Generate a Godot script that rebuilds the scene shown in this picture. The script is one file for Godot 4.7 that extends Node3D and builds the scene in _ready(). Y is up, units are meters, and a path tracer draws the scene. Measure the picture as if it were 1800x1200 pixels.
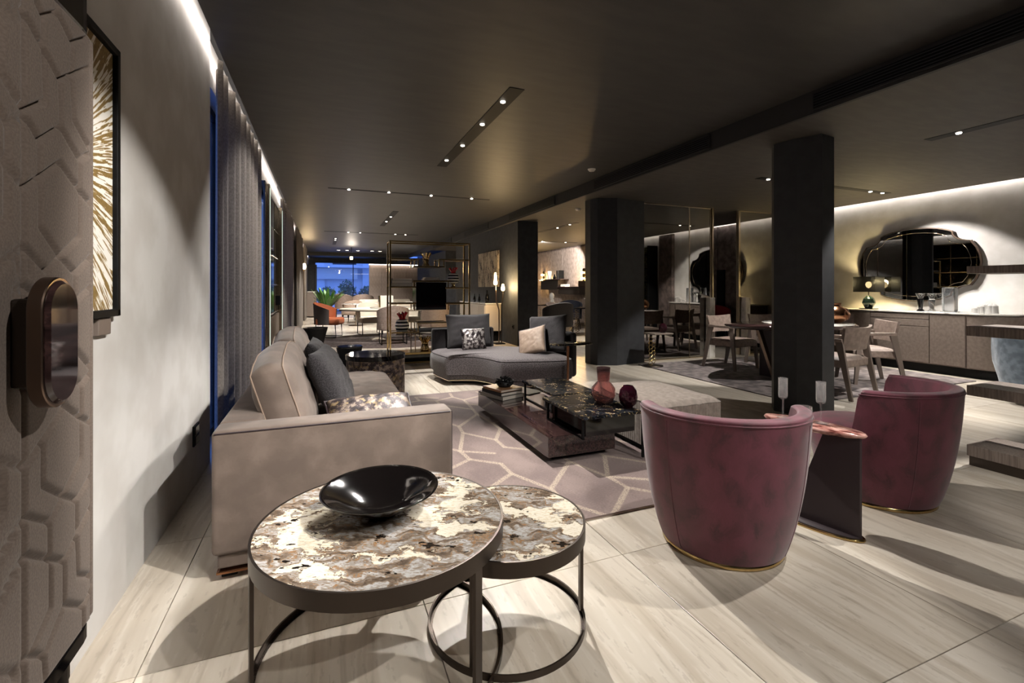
extends Node3D
# World: x to the right, y up, -z into the depth of the showroom. Depths are written as positive d (z = -d).
var M := {}
var taken := {}
var EYE := 1.22

class G:
	var st := SurfaceTool.new()
	func _init():
		st.begin(Mesh.PRIMITIVE_TRIANGLES)
		st.set_smooth_group(-1)
	func smooth(n := 1):
		st.set_smooth_group(n)
	func flat():
		st.set_smooth_group(-1)
	func tri(a: Vector3, b: Vector3, c: Vector3, ua := Vector2.ZERO, ub := Vector2.ZERO, uc := Vector2.ZERO):
		st.set_uv(ua); st.add_vertex(a)
		st.set_uv(ub); st.add_vertex(b)
		st.set_uv(uc); st.add_vertex(c)
	func quad(a: Vector3, b: Vector3, c: Vector3, d: Vector3, out: Vector3, ua := Vector2.ZERO, ub := Vector2.ZERO, uc := Vector2.ZERO, ud := Vector2.ZERO):
		var n := (a - c).cross(b - d)
		if n.dot(out) < 0.0:
			tri(a, b, c, ua, ub, uc); tri(a, c, d, ua, uc, ud)
		else:
			tri(a, d, c, ua, ud, uc); tri(a, c, b, ua, uc, ub)
	# rounded box: centre, size, edge radius, orientation; fine adds a mid step on the rounding
	func rbox(c: Vector3, s: Vector3, r := 0.004, b := Basis(), fine := false):
		var h := s / 2.0
		r = minf(r, minf(h.x, minf(h.y, h.z)) * 0.999)
		var steps := [[], [], []]
		for k in 3:
			var l: float = h[k]
			var a := [-l, -l + r]
			if fine: a = [-l, -l + r * 0.25, -l + r * 0.58, -l + r]
			var bck := []
			for v in a: bck.push_front(-v)
			steps[k] = a + bck
		if fine: smooth(7)
		for ax in 3:
			var u := (ax + 1) % 3
			var w := (ax + 2) % 3
			for sg in [-1.0, 1.0]:
				var pts := []
				for i in steps[u].size():
					var row := []
					for j in steps[w].size():
						var p := Vector3()
						p[ax] = sg * h[ax]; p[u] = steps[u][i]; p[w] = steps[w][j]
						var core := p.clamp(-h + Vector3.ONE * r, h - Vector3.ONE * r)
						var dlt := p - core
						if dlt.length() > r and r > 0.0: dlt = dlt.normalized() * r
						row.append(c + b * (core + dlt))
					pts.append(row)
				for i in pts.size() - 1:
					for j in pts[0].size() - 1:
						var a: Vector3 = pts[i][j]; var bb: Vector3 = pts[i + 1][j]; var cc: Vector3 = pts[i + 1][j + 1]; var dd: Vector3 = pts[i][j + 1]
						quad(a, bb, cc, dd, (a + bb + cc + dd) / 4.0 - c)
		flat()
	func box(c: Vector3, s: Vector3, b := Basis()):
		var h := s / 2.0
		for ax in 3:
			var u := (ax + 1) % 3
			var w := (ax + 2) % 3
			for sg in [-1.0, 1.0]:
				var q := []
				for e in [[-1, -1], [1, -1], [1, 1], [-1, 1]]:
					var p := Vector3()
					p[ax] = sg * h[ax]; p[u] = e[0] * h[u]; p[w] = e[1] * h[w]
					q.append(c + b * p)
				quad(q[0], q[1], q[2], q[3], (q[0] + q[2]) / 2.0 - c)
	# straight bar of rectangular section
	func bar(p: Vector3, q: Vector3, w: float, t: float, r := 0.002, up := Vector3.UP):
		var y := (q - p).normalized()
		if absf(y.dot(up)) > 0.95: up = Vector3.FORWARD
		var x := up.cross(y).normalized()
		rbox((p + q) / 2.0, Vector3(w, p.distance_to(q), t), r, Basis(x, y, x.cross(y)))
	# tapered leg of square section between two points
	func leg(p: Vector3, q: Vector3, sp: Vector2, sq: Vector2):
		var a := []; var b := []
		for e in [[-1, -1], [1, -1], [1, 1], [-1, 1]]:
			a.append(p + Vector3(e[0] * sp.x / 2, 0, e[1] * sp.y / 2))
			b.append(q + Vector3(e[0] * sq.x / 2, 0, e[1] * sq.y / 2))
		var m := (p + q) / 2.0
		for i in 4:
			var j := (i + 1) % 4
			quad(a[i], a[j], b[j], b[i], (a[i] + b[j]) / 2.0 - m)
		quad(a[0], a[1], a[2], a[3], p - q)
		quad(b[0], b[1], b[2], b[3], q - p)
	# turned shape: profile of (radius, height), going up the outside
	func lathe(prof: Array, n := 32, c := Vector3.ZERO, sx := 1.0, sz := 1.0, sharp := false):
		smooth(3)
		for k in prof.size() - 1:
			if sharp: smooth(10 + k)
			var p: Vector2 = prof[k]; var q: Vector2 = prof[k + 1]
			for i in n:
				var a := TAU * i / n; var b := TAU * (i + 1) / n
				var ca := Vector3(cos(a) * sx, 0, sin(a) * sz); var cb := Vector3(cos(b) * sx, 0, sin(b) * sz)
				var o := (ca + cb) * (q.y - p.y) + Vector3.UP * 2.0 * (p.x - q.x)
				var v0 := c + ca * p.x + Vector3.UP * p.y; var v1 := c + cb * p.x + Vector3.UP * p.y
				var v2 := c + cb * q.x + Vector3.UP * q.y; var v3 := c + ca * q.x + Vector3.UP * q.y
				var ua := Vector2(float(i) / n, 1 - float(k) / (prof.size() - 1)); var ub := Vector2(float(i + 1) / n, ua.y)
				var uc := Vector2(ub.x, 1 - float(k + 1) / (prof.size() - 1)); var ud := Vector2(ua.x, uc.y)
				if p.x < 1e-6:
					if (v0 - v2).cross(v0 - v3).dot(o) > 0: tri(v0, v3, v2, ua, ud, uc)
					else: tri(v0, v2, v3, ua, uc, ud)
				elif q.x < 1e-6:
					if (v0 - v2).cross(v0 - v1).dot(o) < 0: tri(v0, v2, v1, ua, uc, ub)
					else: tri(v0, v1, v2, ua, ub, uc)
				else:
					quad(v0, v1, v2, v3, o, ua, ub, uc, ud)
		flat()
	# upright prism over an outline in x,z with chamfered edges
	func prism(poly: PackedVector2Array, y0: float, y1: float, bev := 0.0, off := Vector3.ZERO, side_smooth := false):
		if Geometry2D.is_polygon_clockwise(poly): poly.reverse()
		var n := poly.size()
		var inn := PackedVector2Array()
		for i in n:
			var a := (poly[i] - poly[(i + n - 1) % n]).normalized(); var b := (poly[(i + 1) % n] - poly[i]).normalized()
			var na := Vector2(-a.y, a.x); var nb := Vector2(-b.y, b.x)
			var m := (na + nb)
			m = m / maxf(0.4, m.dot(na)) if m.length() > 0.01 else na
			inn.append(poly[i] + m * bev)
		var rings := [[poly, y0 + bev], [poly, y1 - bev]]
		if bev > 0.0: rings = [[inn, y0]] + rings + [[inn, y1]]
		for k in rings.size() - 1:
			if side_smooth: smooth(20 + k)
			for i in n:
				var j := (i + 1) % n
				var p0: Vector2 = rings[k][0][i]; var p1: Vector2 = rings[k][0][j]; var q0: Vector2 = rings[k + 1][0][i]; var q1: Vector2 = rings[k + 1][0][j]
				var e := poly[j] - poly[i]
				quad(off + Vector3(p0.x, rings[k][1], p0.y), off + Vector3(p1.x, rings[k][1], p1.y), off + Vector3(q1.x, rings[k + 1][1], q1.y), off + Vector3(q0.x, rings[k + 1][1], q0.y), Vector3(e.y, 0, -e.x) + Vector3.UP * (0.0 if bev <= 0 else (float(k) - 1.0) * e.length() * 0.5), Vector2(float(i) / n, 1), Vector2(float(i + 1) / n, 1), Vector2(float(i + 1) / n, 0), Vector2(float(i) / n, 0))
		flat()
		var lid: PackedVector2Array = inn if bev > 0 else poly
		var t := Geometry2D.triangulate_polygon(lid)
		for i in range(0, t.size(), 3):
			var a := lid[t[i]]; var b := lid[t[i + 1]]; var c := lid[t[i + 2]]
			if (b - a).cross(c - a) < 0: var s := b; b = c; c = s
			tri(off + Vector3(a.x, y1, a.y), off + Vector3(b.x, y1, b.y), off + Vector3(c.x, y1, c.y), a, b, c)
			tri(off + Vector3(a.x, y0, a.y), off + Vector3(c.x, y0, c.y), off + Vector3(b.x, y0, b.y), a, c, b)
	func tube(pts: Array, r: float, n := 8, closed := false):
		smooth(4)
		var rings := []
		var m := pts.size()
		var ref := Vector3.UP
		for i in m:
			var t: Vector3 = (pts[(i + 1) % m] - pts[(i + m - 1) % m]) if closed or (i > 0 and i < m - 1) else (pts[1] - pts[0] if i == 0 else pts[m - 1] - pts[m - 2])
			t = t.normalized()
			if absf(t.dot(ref)) > 0.9: ref = Vector3.RIGHT if absf(t.x) < 0.8 else Vector3.BACK
			var x := ref.cross(t).normalized(); var y := t.cross(x)
			ref = y
			var ring := []
			for k in n:
				var a := TAU * k / n
				ring.append(pts[i] + (x * cos(a) + y * sin(a)) * r)
			rings.append(ring)
		for i in (m if closed else m - 1):
			var j := (i + 1) % m
			for k in n:
				var l := (k + 1) % n
				var o: Vector3 = rings[i][k] + rings[i][l] - 2.0 * pts[i]
				quad(rings[i][k], rings[i][l], rings[j][l], rings[j][k], o)
		if not closed:
			flat()
			for e in [0, m - 1]:
				for k in n - 2: tri(rings[e][0], rings[e][k + 1], rings[e][k + 2])
		flat()
	# smooth sheet f(u, v) with u, v in 0..1
	func sheet(nu: int, nv: int, f: Callable, flip := false, group := 5, uvs := Vector2.ONE):
		smooth(group)
		var rows := []
		for i in nu + 1:
			var row := []
			for j in nv + 1: row.append(f.call(float(i) / nu, float(j) / nv))
			rows.append(row)
		for i in nu:
			for j in nv:
				var a: Vector3 = rows[i][j]; var b: Vector3 = rows[i + 1][j]; var c: Vector3 = rows[i + 1][j + 1]; var d: Vector3 = rows[i][j + 1]
				var ua := Vector2(float(i) / nu, float(j) / nv) * uvs; var ub := Vector2(float(i + 1) / nu, float(j) / nv) * uvs
				var uc := Vector2(float(i + 1) / nu, float(j + 1) / nv) * uvs; var ud := Vector2(float(i) / nu, float(j + 1) / nv) * uvs
				if flip:
					tri(a, c, b, ua, uc, ub); tri(a, d, c, ua, ud, uc)
				else:
					tri(a, b, c, ua, ub, uc); tri(a, c, d, ua, uc, ud)
		flat()
	# cushion standing on its lower edge: width, height, thickness
	func pillow(w: float, h: float, t: float, seed_ := 1, n := 20, sag := 0.0, plump := 0.42):
		var ns := FastNoiseLite.new(); ns.seed = seed_; ns.frequency = 3.2
		for sg in [1.0, -1.0]:
			var f := func(u: float, v: float) -> Vector3:
				var x := u * 2 - 1; var y := v * 2 - 1
				var e := pow(maxf(0.0, (1 - pow(absf(x), 2.6)) * (1 - pow(absf(y), 2.6))), plump)
				var px := x * (1 - 0.05 * (1 - y * y)); var py := y * (1 - 0.05 * (1 - x * x))
				var wr := ns.get_noise_3d(x * 1.3, y * 1.3, sg * 2.0) * 0.10 * t * e + ns.get_noise_2d(x * 4.0 + 9.0, y * 4.0) * 0.03 * t * e
				return Vector3(px * w / 2, (py + 1) * h / 2 - sag * e * (1 - absf(x)) * maxf(0, y) * h, sg * (t / 2 * e + wr) + 0.0)
			sheet(n, n, f, sg > 0, 6)
	func mesh() -> ArrayMesh:
		st.generate_normals()
		return st.commit()

func P(x: float, d: float, y := 0.0) -> Vector3:
	return Vector3(x, y, -d)

func numbered(called: String) -> String:
	if not taken.has(called):
		taken[called] = 0
		return called
	taken[called] += 1
	return "%s_%03d" % [called, taken[called]]

func thing(called: String, label: String, category: String, at := Vector3.ZERO, turn := 0.0, group := "") -> Node3D:
	var o := Node3D.new()
	o.name = numbered(called)
	add_child(o)
	o.position = at; o.rotation.y = turn
	o.set_meta("label", label); o.set_meta("category", category)
	if group: o.set_meta("group", group)
	return o

func part(parent: Node, called: String, g: G, m: Material, at := Vector3.ZERO, label := "") -> MeshInstance3D:
	return inst(parent, called, g.mesh(), m, at, label)

func inst(parent: Node, called: String, mesh: Mesh, m: Material, at := Vector3.ZERO, label := "") -> MeshInstance3D:
	var o := MeshInstance3D.new()
	o.name = called
	o.mesh = mesh
	o.material_override = m
	parent.add_child(o, true)
	o.position = at
	if label: o.set_meta("label", label)
	return o

func solo(called: String, g: G, m: Material, label: String, category: String, at := Vector3.ZERO, turn := 0.0, group := "") -> MeshInstance3D:
	var o := MeshInstance3D.new()
	o.name = numbered(called); o.mesh = g.mesh(); o.material_override = m
	add_child(o)
	o.position = at; o.rotation.y = turn
	o.set_meta("label", label); o.set_meta("category", category)
	if group: o.set_meta("group", group)
	return o

func struct(called: String, g: G, m: Material) -> MeshInstance3D:
	var o := MeshInstance3D.new()
	o.name = numbered(called); o.mesh = g.mesh(); o.material_override = m
	add_child(o)
	o.set_meta("kind", "structure")
	return o

func copy(o: Node3D, at: Vector3, turn: float, label := "") -> Node3D:
	var c: Node3D = o.duplicate()
	c.name = numbered(String(o.name))
	add_child(c)
	c.position = at; c.rotation.y = turn
	if label: c.set_meta("label", label)
	return c

# slab between two corners given as x, depth, height
func slab(x0, x1, d0, d1, y0, y1, r := 0.0) -> G:
	var g := G.new()
	var c := Vector3((x0 + x1) / 2.0, (y0 + y1) / 2.0, -(d0 + d1) / 2.0)
	var s := Vector3(absf(x1 - x0), absf(y1 - y0), absf(d1 - d0))
	if r > 0: g.rbox(c, s, r)
	else: g.box(c, s)
	return g

# ---------- materials ----------
func sm(key: String, col: Color, rough: float, metal := 0.0, spec := 0.5) -> StandardMaterial3D:
	var m := StandardMaterial3D.new()
	m.resource_name = key
	m.albedo_color = col; m.roughness = rough; m.metallic = metal; m.metallic_specular = spec
	M[key] = m
	return m

func noise(freq: float, cols: Array, offs: Array, seed_ := 1, size := 512, type := FastNoiseLite.TYPE_SIMPLEX_SMOOTH, oct := 4, warp := 0.0) -> NoiseTexture2D:
	var n := FastNoiseLite.new()
	n.noise_type = type; n.frequency = freq; n.seed = seed_; n.fractal_octaves = oct
	var t := NoiseTexture2D.new()
	t.width = size; t.height = size; t.seamless = true; t.noise = n
	if warp > 0.0:
		n.domain_warp_enabled = true; n.domain_warp_amplitude = warp; n.domain_warp_frequency = freq * 1.7; n.domain_warp_fractal_octaves = 3
	if cols.size():
		var gr := Gradient.new()
		gr.colors = PackedColorArray(cols); gr.offsets = PackedFloat32Array(offs)
		t.color_ramp = gr
	return t

func tri_map(m: StandardMaterial3D, tex: Texture2D, scale: Vector3, world := false):
	m.albedo_texture = tex
	m.albedo_color = Color.WHITE
	m.uv1_triplanar = true; m.uv1_world_triplanar = world
	m.uv1_scale = scale
	m.uv1_triplanar_sharpness = 4.0

func relief(m: StandardMaterial3D, tex: Texture2D, cm: float):
	m.heightmap_enabled = true
	m.heightmap_texture = tex; m.heightmap_scale = cm

func glow(key: String, col: Color, energy: float) -> StandardMaterial3D:
	var m := sm(key, Color.BLACK, 0.6)
	m.emission_enabled = true; m.emission = col; m.emission_energy_multiplier = energy
	return m

func fl(seed_: int, freq: float, oct := 4, type := FastNoiseLite.TYPE_SIMPLEX_SMOOTH) -> FastNoiseLite:
	var n := FastNoiseLite.new()
	n.seed = seed_; n.frequency = freq; n.fractal_octaves = oct; n.noise_type = type
	return n

func paint(size: int, f: Callable) -> ImageTexture:
	var im := Image.create(size, size, false, Image.FORMAT_RGB8)
	for y in size:
		for x in size: im.set_pixel(x, y, f.call(x, y))
	return ImageTexture.create_from_image(im)

func ss(a: float, b: float, x: float) -> float:
	return smoothstep(a, b, x)

func stroke(im: Image, p: Vector2, q: Vector2, w: float, col: Color, ns: FastNoiseLite = null):
	var lo := Vector2(minf(p.x, q.x), minf(p.y, q.y)) - Vector2.ONE * (w + 1); var hi := Vector2(maxf(p.x, q.x), maxf(p.y, q.y)) + Vector2.ONE * (w + 1)
	for y in range(maxi(0, int(lo.y)), mini(im.get_height(), int(hi.y) + 1)):
		for x in range(maxi(0, int(lo.x)), mini(im.get_width(), int(hi.x) + 1)):
			var c := Geometry2D.get_closest_point_to_segment(Vector2(x, y), p, q)
			var dd := c.distance_to(Vector2(x, y))
			if dd > w: continue
			var a := 1.0 - ss(w * 0.6, w, dd)
			if ns: a *= clampf(0.72 + ns.get_noise_2d(x, y) * 1.3, 0.0, 1.0)
			im.set_pixel(x, y, im.get_pixel(x, y).lerp(col, a))

# ---------- lamps ----------
# a spot in a ceiling fitting: lens disc and its light
func spot(fit: Node3D, x: float, d: float, y: float, tx: float, td: float, ty: float, energy: float, angle := 24.0, soft := 0.35, warm := Color(1.0, 0.98, 0.955), vis := true):
	var at := P(x, d, y)
	var aim := P(tx, td, ty)
	if vis:
		var g := G.new()
		g.lathe([Vector2(0, -0.012), Vector2(0.02, -0.012), Vector2(0.024, 0.0)], 14)
		part(fit, "lens", g, M.lens, at - fit.position)
	var l := SpotLight3D.new()
	l.name = "spot_light"
	fit.add_child(l, true)
	l.position = at - fit.position - Vector3(0, 0.03, 0)
	l.look_at_from_position(at - Vector3(0, 0.03, 0), aim, Vector3.BACK if absf((aim - at).normalized().y) > 0.99 else Vector3.UP)
	l.light_energy = energy; l.light_color = warm; l.spot_angle = angle; l.spot_angle_attenuation = soft
	l.spot_range = 40.0; l.spot_attenuation = 2.0; l.light_size = 0.02; l.shadow_enabled = true

func track(label: String, x0: float, x1: float, d0: float, d1: float, y: float) -> Node3D:
	var t := thing("recessed_spotlight_track", label, "track light", P((x0 + x1) / 2, (d0 + d1) / 2, y), 0.0, "recessed ceiling spotlight tracks")
	var g := G.new()
	g.box(Vector3(0, 0.004, 0), Vector3(x1 - x0, 0.016, d1 - d0))
	part(t, "channel", g, M.black)
	return t

func area(called: String, at: Vector3, aim: Vector3, size: Vector2, energy: float, col: Color, parent: Node = self):
	var l := AreaLight3D.new()
	l.name = called
	parent.add_child(l, true)
	l.look_at_from_position(at, aim, Vector3.BACK if absf((aim - at).normalized().y) > 0.9 else Vector3.UP)
	l.area_size = size; l.light_energy = energy; l.light_color = col
	l.area_range = 40.0; l.area_attenuation = 2.0
	l.shadow_enabled = true

func omni(at: Vector3, energy: float, col: Color, size: float, parent: Node):
	var l := OmniLight3D.new()
	l.name = "bulb_light"
	parent.add_child(l, true)
	l.global_position = at
	l.light_energy = energy; l.light_color = col; l.light_size = size
	l.omni_range = 40.0; l.omni_attenuation = 2.0; l.shadow_enabled = true

func camera_and_sky():
	var cam := Camera3D.new()
	cam.name = "camera"
	add_child(cam)
	cam.position = Vector3(0, EYE, 0)
	cam.rotation.y = -deg_to_rad(21.9)
	cam.near = 0.05; cam.far = 120.0
	cam.projection = Camera3D.PROJECTION_FRUSTUM
	cam.size = 0.05 * 1200.0 / 825.0
	cam.frustum_offset = Vector2(0, -0.05 * 93.0 / 825.0)
	cam.current = true
	var env := Environment.new()
	env.background_mode = Environment.BG_SKY
	var sky := Sky.new()
	var sk := ProceduralSkyMaterial.new()
	sk.sky_top_color = Color(0.26, 0.42, 0.80); sk.sky_horizon_color = Color(0.50, 0.66, 0.95)
	sk.ground_horizon_color = Color(0.42, 0.58, 0.9); sk.ground_bottom_color = Color(0.22, 0.32, 0.6)
	sk.sky_energy_multiplier = 1.0
	sky.sky_material = sk
	env.sky = sky
	env.background_energy_multiplier = 3.6
	env.tonemap_mode = Environment.TONE_MAPPER_LINEAR
	env.tonemap_exposure = 1.0
	env.sdfgi_enabled = true; env.ssao_enabled = true; env.ssil_enabled = true
	var we := WorldEnvironment.new()
	we.name = "world"; we.environment = env
	add_child(we)

func travertine(seed_: int) -> ImageTexture:
	var a := fl(seed_, 0.004, 4); var b := fl(seed_ + 1, 0.02, 4); var c := fl(seed_ + 2, 0.06, 3)
	var c0 := Color8(196, 188, 176); var c1 := Color8(181, 171, 157); var c2 := Color8(158, 148, 135); var c3 := Color8(210, 204, 195)
	return paint(640, func(x: int, y: int) -> Color:
		var w := a.get_noise_2d(x * 1.0, y * 0.35) * 34.0
		var s := sin((x + w + b.get_noise_2d(x * 0.6, y * 0.10) * 20.0) * 0.11)
		var st := b.get_noise_2d((x + w) * 4.2, y * 0.16)
		var f := c.get_noise_2d((x + w) * 2.2, y * 0.5)
		var col := c0.lerp(c1, ss(-0.5, 0.9, s * 0.6 + st * 0.8))
		col = col.lerp(c2, ss(0.15, 0.6, st + f * 0.35) * 0.42)
		col = col.lerp(c3, ss(0.18, 0.5, -st + f * 0.5) * 0.4)
		if f > 0.42: col = col.lerp(c2, 0.35)
		return col)

func materials():
	var m: StandardMaterial3D
	sm("black", Color8(10, 10, 11), 0.55, 0.0, 0.3)
	sm("black_gloss", Color8(9, 8, 9), 0.06)
	glow("lens", Color(1.0, 0.95, 0.88), 14.0)
	glow("led", Color(1.0, 0.965, 0.935), 6.0)
	glow("soft_led", Color(0.95, 1.0, 0.93), 1.1)
	glow("bulb", Color(1.0, 0.86, 0.62), 16.0)
	# surfaces of the room
	m = sm("wall_white", Color8(186, 182, 177), 0.85)
	tri_map(m, noise(0.01, [Color8(180, 176, 171), Color8(191, 188, 184)], [0.3, 0.7], 3), Vector3.ONE * 0.5, true)
	m = sm("wall_dark", Color8(52, 53, 56), 0.7)
	tri_map(m, noise(0.02, [Color8(42, 45, 51), Color8(50, 53, 59)], [0.3, 0.7], 4), Vector3.ONE * 0.6, true)
	m = sm("column_dark", Color8(44, 44, 46), 0.6)
	tri_map(m, noise(0.02, [Color8(38, 39, 42), Color8(44, 45, 48)], [0.3, 0.7], 5), Vector3.ONE * 0.6, true)
	m = sm("ceiling_dark", Color8(66, 61, 57), 0.42)
	tri_map(m, noise(0.012, [Color8(57, 54, 52), Color8(61, 58, 56), Color8(65, 62, 59)], [0.25, 0.5, 0.75], 6), Vector3(0.3, 1, 1.1), true)
	m.roughness = 0.48
	m = sm("ceiling_low", Color8(86, 79, 72), 0.6)
	tri_map(m, noise(0.012, [Color8(68, 63, 58), Color8(76, 71, 65)], [0.25, 0.75], 7), Vector3(0.35, 1, 1.6), true)
	sm("beam", Color8(34, 33, 34), 0.6)
	for k in 3:
		m = sm("tile%d" % k, Color.WHITE, 0.3)
		tri_map(m, M.tile0.albedo_texture if k else travertine(11), Vector3(0.42, 0.42, 0.36), true)
		m.uv1_offset = Vector3(0.37 * k, 0, 0.61 * k)
		m.albedo_color = [Color(0.98, 0.98, 0.98), Color(0.95, 0.945, 0.935), Color(1, 0.995, 0.985)][k]
		m.metallic_specular = 0.45
	sm("grout", Color8(98, 90, 80), 0.9)
	m = sm("brown_panel", Color8(88, 76, 72), 0.6)
	tri_map(m, noise(0.011, [Color8(70, 60, 57), Color8(92, 80, 75), Color8(108, 95, 90)], [0.2, 0.5, 0.8], 8), Vector3.ONE * 0.9, true)
	m = sm("taupe_panel", Color8(120, 106, 98), 0.55)
	tri_map(m, noise(0.02, [Color8(106, 94, 87), Color8(122, 109, 101), Color8(134, 121, 113)], [0.2, 0.5, 0.8], 9, 512, FastNoiseLite.TYPE_SIMPLEX_SMOOTH, 5, 20.0), Vector3(0.9, 0.6, 0.9), true)
	# metals
	sm("gold", Color8(200, 172, 118), 0.18, 1.0)
	sm("champagne", Color8(186, 172, 150), 0.22, 1.0)
	sm("bronze", Color8(122, 104, 92), 0.28, 1.0)
	sm("bronze_dark", Color8(74, 66, 60), 0.36, 0.9)
	sm("copper", Color8(176, 128, 96), 0.22, 1.0)
	m = sm("smoked_mirror", Color8(150, 147, 143), 0.015, 1.0)
	m = sm("mirror", Color8(168, 170, 172), 0.01, 1.0)
	sm("chrome", Color8(205, 205, 208), 0.08, 1.0)
	# leathers and fabrics
	m = sm("nubuck", Color8(122, 104, 93), 0.78)
	tri_map(m, noise(0.007, [Color8(92, 79, 71), Color8(98, 85, 76), Color8(103, 89, 80), Color8(111, 97, 88)], [0.16, 0.42, 0.6, 0.9], 21, 512, FastNoiseLite.TYPE_SIMPLEX_SMOOTH, 6, 45.0), Vector3.ONE * 1.5)
	m.rim_enabled = true; m.rim = 0.25; m.rim_tint = 0.6
	m = sm("suede", Color8(106, 92, 82), 0.9)
	tri_map(m, noise(0.12, [Color8(82, 70, 62), Color8(90, 78, 69), Color8(98, 85, 76)], [0.2, 0.5, 0.8], 22), Vector3.ONE * 3.0)
	relief(m, noise(0.25, [], [], 40, 256), 0.05)
	m.rim_enabled = true; m.rim = 0.2; m.rim_tint = 0.7
	m = sm("velvet", Color8(100, 40, 58), 0.65)
	tri_map(m, noise(0.009, [Color8(62, 20, 31), Color8(82, 29, 43), Color8(92, 34, 50), Color8(101, 39, 57)], [0.12, 0.34, 0.55, 0.88], 25, 512, FastNoiseLite.TYPE_SIMPLEX, 7, 60.0), Vector3(1.5, 0.9, 1.5))
	m.rim_enabled = true; m.rim = 0.55; m.rim_tint = 0.85
	m = sm("blue_velvet", Color8(98, 112, 126), 0.65)
	tri_map(m, noise(0.012, [Color8(74, 88, 102), Color8(104, 118, 132)], [0.3, 0.7], 26), Vector3.ONE * 1.5)
	m.rim_enabled = true; m.rim = 0.5
	m = sm("chenille", Color8(78, 72, 74), 0.95)
	tri_map(m, noise(0.05, [Color8(52, 47, 48), Color8(76, 70, 71), Color8(106, 99, 100)], [0.22, 0.5, 0.82], 27, 512, FastNoiseLite.TYPE_SIMPLEX, 6, 30.0), Vector3(2.0, 3.0, 2.0))
	m.rim_enabled = true; m.rim = 0.25; m.rim_tint = 0.5
	m = sm("charcoal", Color8(48, 45, 48), 0.95)
	tri_map(m, noise(0.09, [Color8(24, 22, 23), Color8(40, 37, 39), Color8(58, 54, 57)], [0.22, 0.5, 0.8], 28, 512, FastNoiseLite.TYPE_SIMPLEX, 5), Vector3.ONE * 2.0)
	m.rim_enabled = true; m.rim = 0.12; m.rim_tint = 0.5
	m = sm("beige_leather", Color8(138, 118, 102), 0.6)
	tri_map(m, noise(0.02, [Color8(132, 113, 98), Color8(142, 123, 107)], [0.3, 0.7], 29), Vector3.ONE * 1.6)
	m = sm("pouf_cloth", Color.WHITE, 0.88)
	tri_map(m, noise(0.02, [Color8(118, 107, 98), Color8(127, 116, 107), Color8(137, 126, 117)], [0.25, 0.5, 0.78], 30), Vector3.ONE * 1.8)
	m.rim_enabled = true; m.rim = 0.3
	m = sm("taupe_leather", Color8(128, 112, 102), 0.55)
	tri_map(m, noise(0.02, [Color8(120, 104, 95), Color8(136, 120, 110)], [0.3, 0.7], 32), Vector3.ONE * 1.5)
	m = sm("taupe_lacquer", Color8(104, 92, 84), 0.5)
	m = sm("curtain", Color8(118, 109, 100), 0.95)
	tri_map(m, noise(0.08, [Color8(100, 93, 86), Color8(116, 108, 100), Color8(132, 124, 116)], [0.25, 0.5, 0.75], 33), Vector3(0.8, 0.8, 6.0), true)
	relief(m, noise(0.1, [], [], 34), 0.12)
	m.backlight_enabled = true; m.backlight = Color(0.5, 0.5, 0.5)
	# printed metallic cloth
	var pn := fl(51, 0.018, 5); var pm := fl(52, 0.11, 3)
	m = sm("silver_print", Color.WHITE, 0.34, 0.65)
	tri_map(m, paint(384, func(x: int, y: int) -> Color:
		var v := pn.get_noise_2d(x, y) * 1.3 + pm.get_noise_2d(x, y) * 0.55
		return Color8(84, 76, 76).lerp(Color8(178, 172, 169), ss(-0.12, 0.3, v)).lerp(Color8(44, 38, 40), ss(0.1, 0.4, -v))), Vector3.ONE * 2.2)
	m = sm("gold_print", Color.WHITE, 0.55, 0.3)
	tri_map(m, paint(384, func(x: int, y: int) -> Color:
		var v := pn.get_noise_2d(x, y) * 1.2 + pm.get_noise_2d(x, y) * 0.5
		var u := pn.get_noise_2d(x + 700, y + 300)
		return Color8(66, 54, 56).lerp(Color8(140, 126, 112), ss(-0.02, 0.35, v)).lerp(Color8(168, 144, 96), ss(0.12, 0.4, u) * 0.7).lerp(Color8(36, 28, 30), ss(0.12, 0.4, -v))), Vector3.ONE * 2.0)
	# stones and woods
	var q1 := fl(61, 0.0042, 5); var q2 := fl(62, 0.009, 5); var q3 := fl(63, 0.035, 3); var q4 := fl(64, 0.012, 4, FastNoiseLite.TYPE_CELLULAR)
	m = sm("quartzite", Color.WHITE, 0.09)
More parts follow.
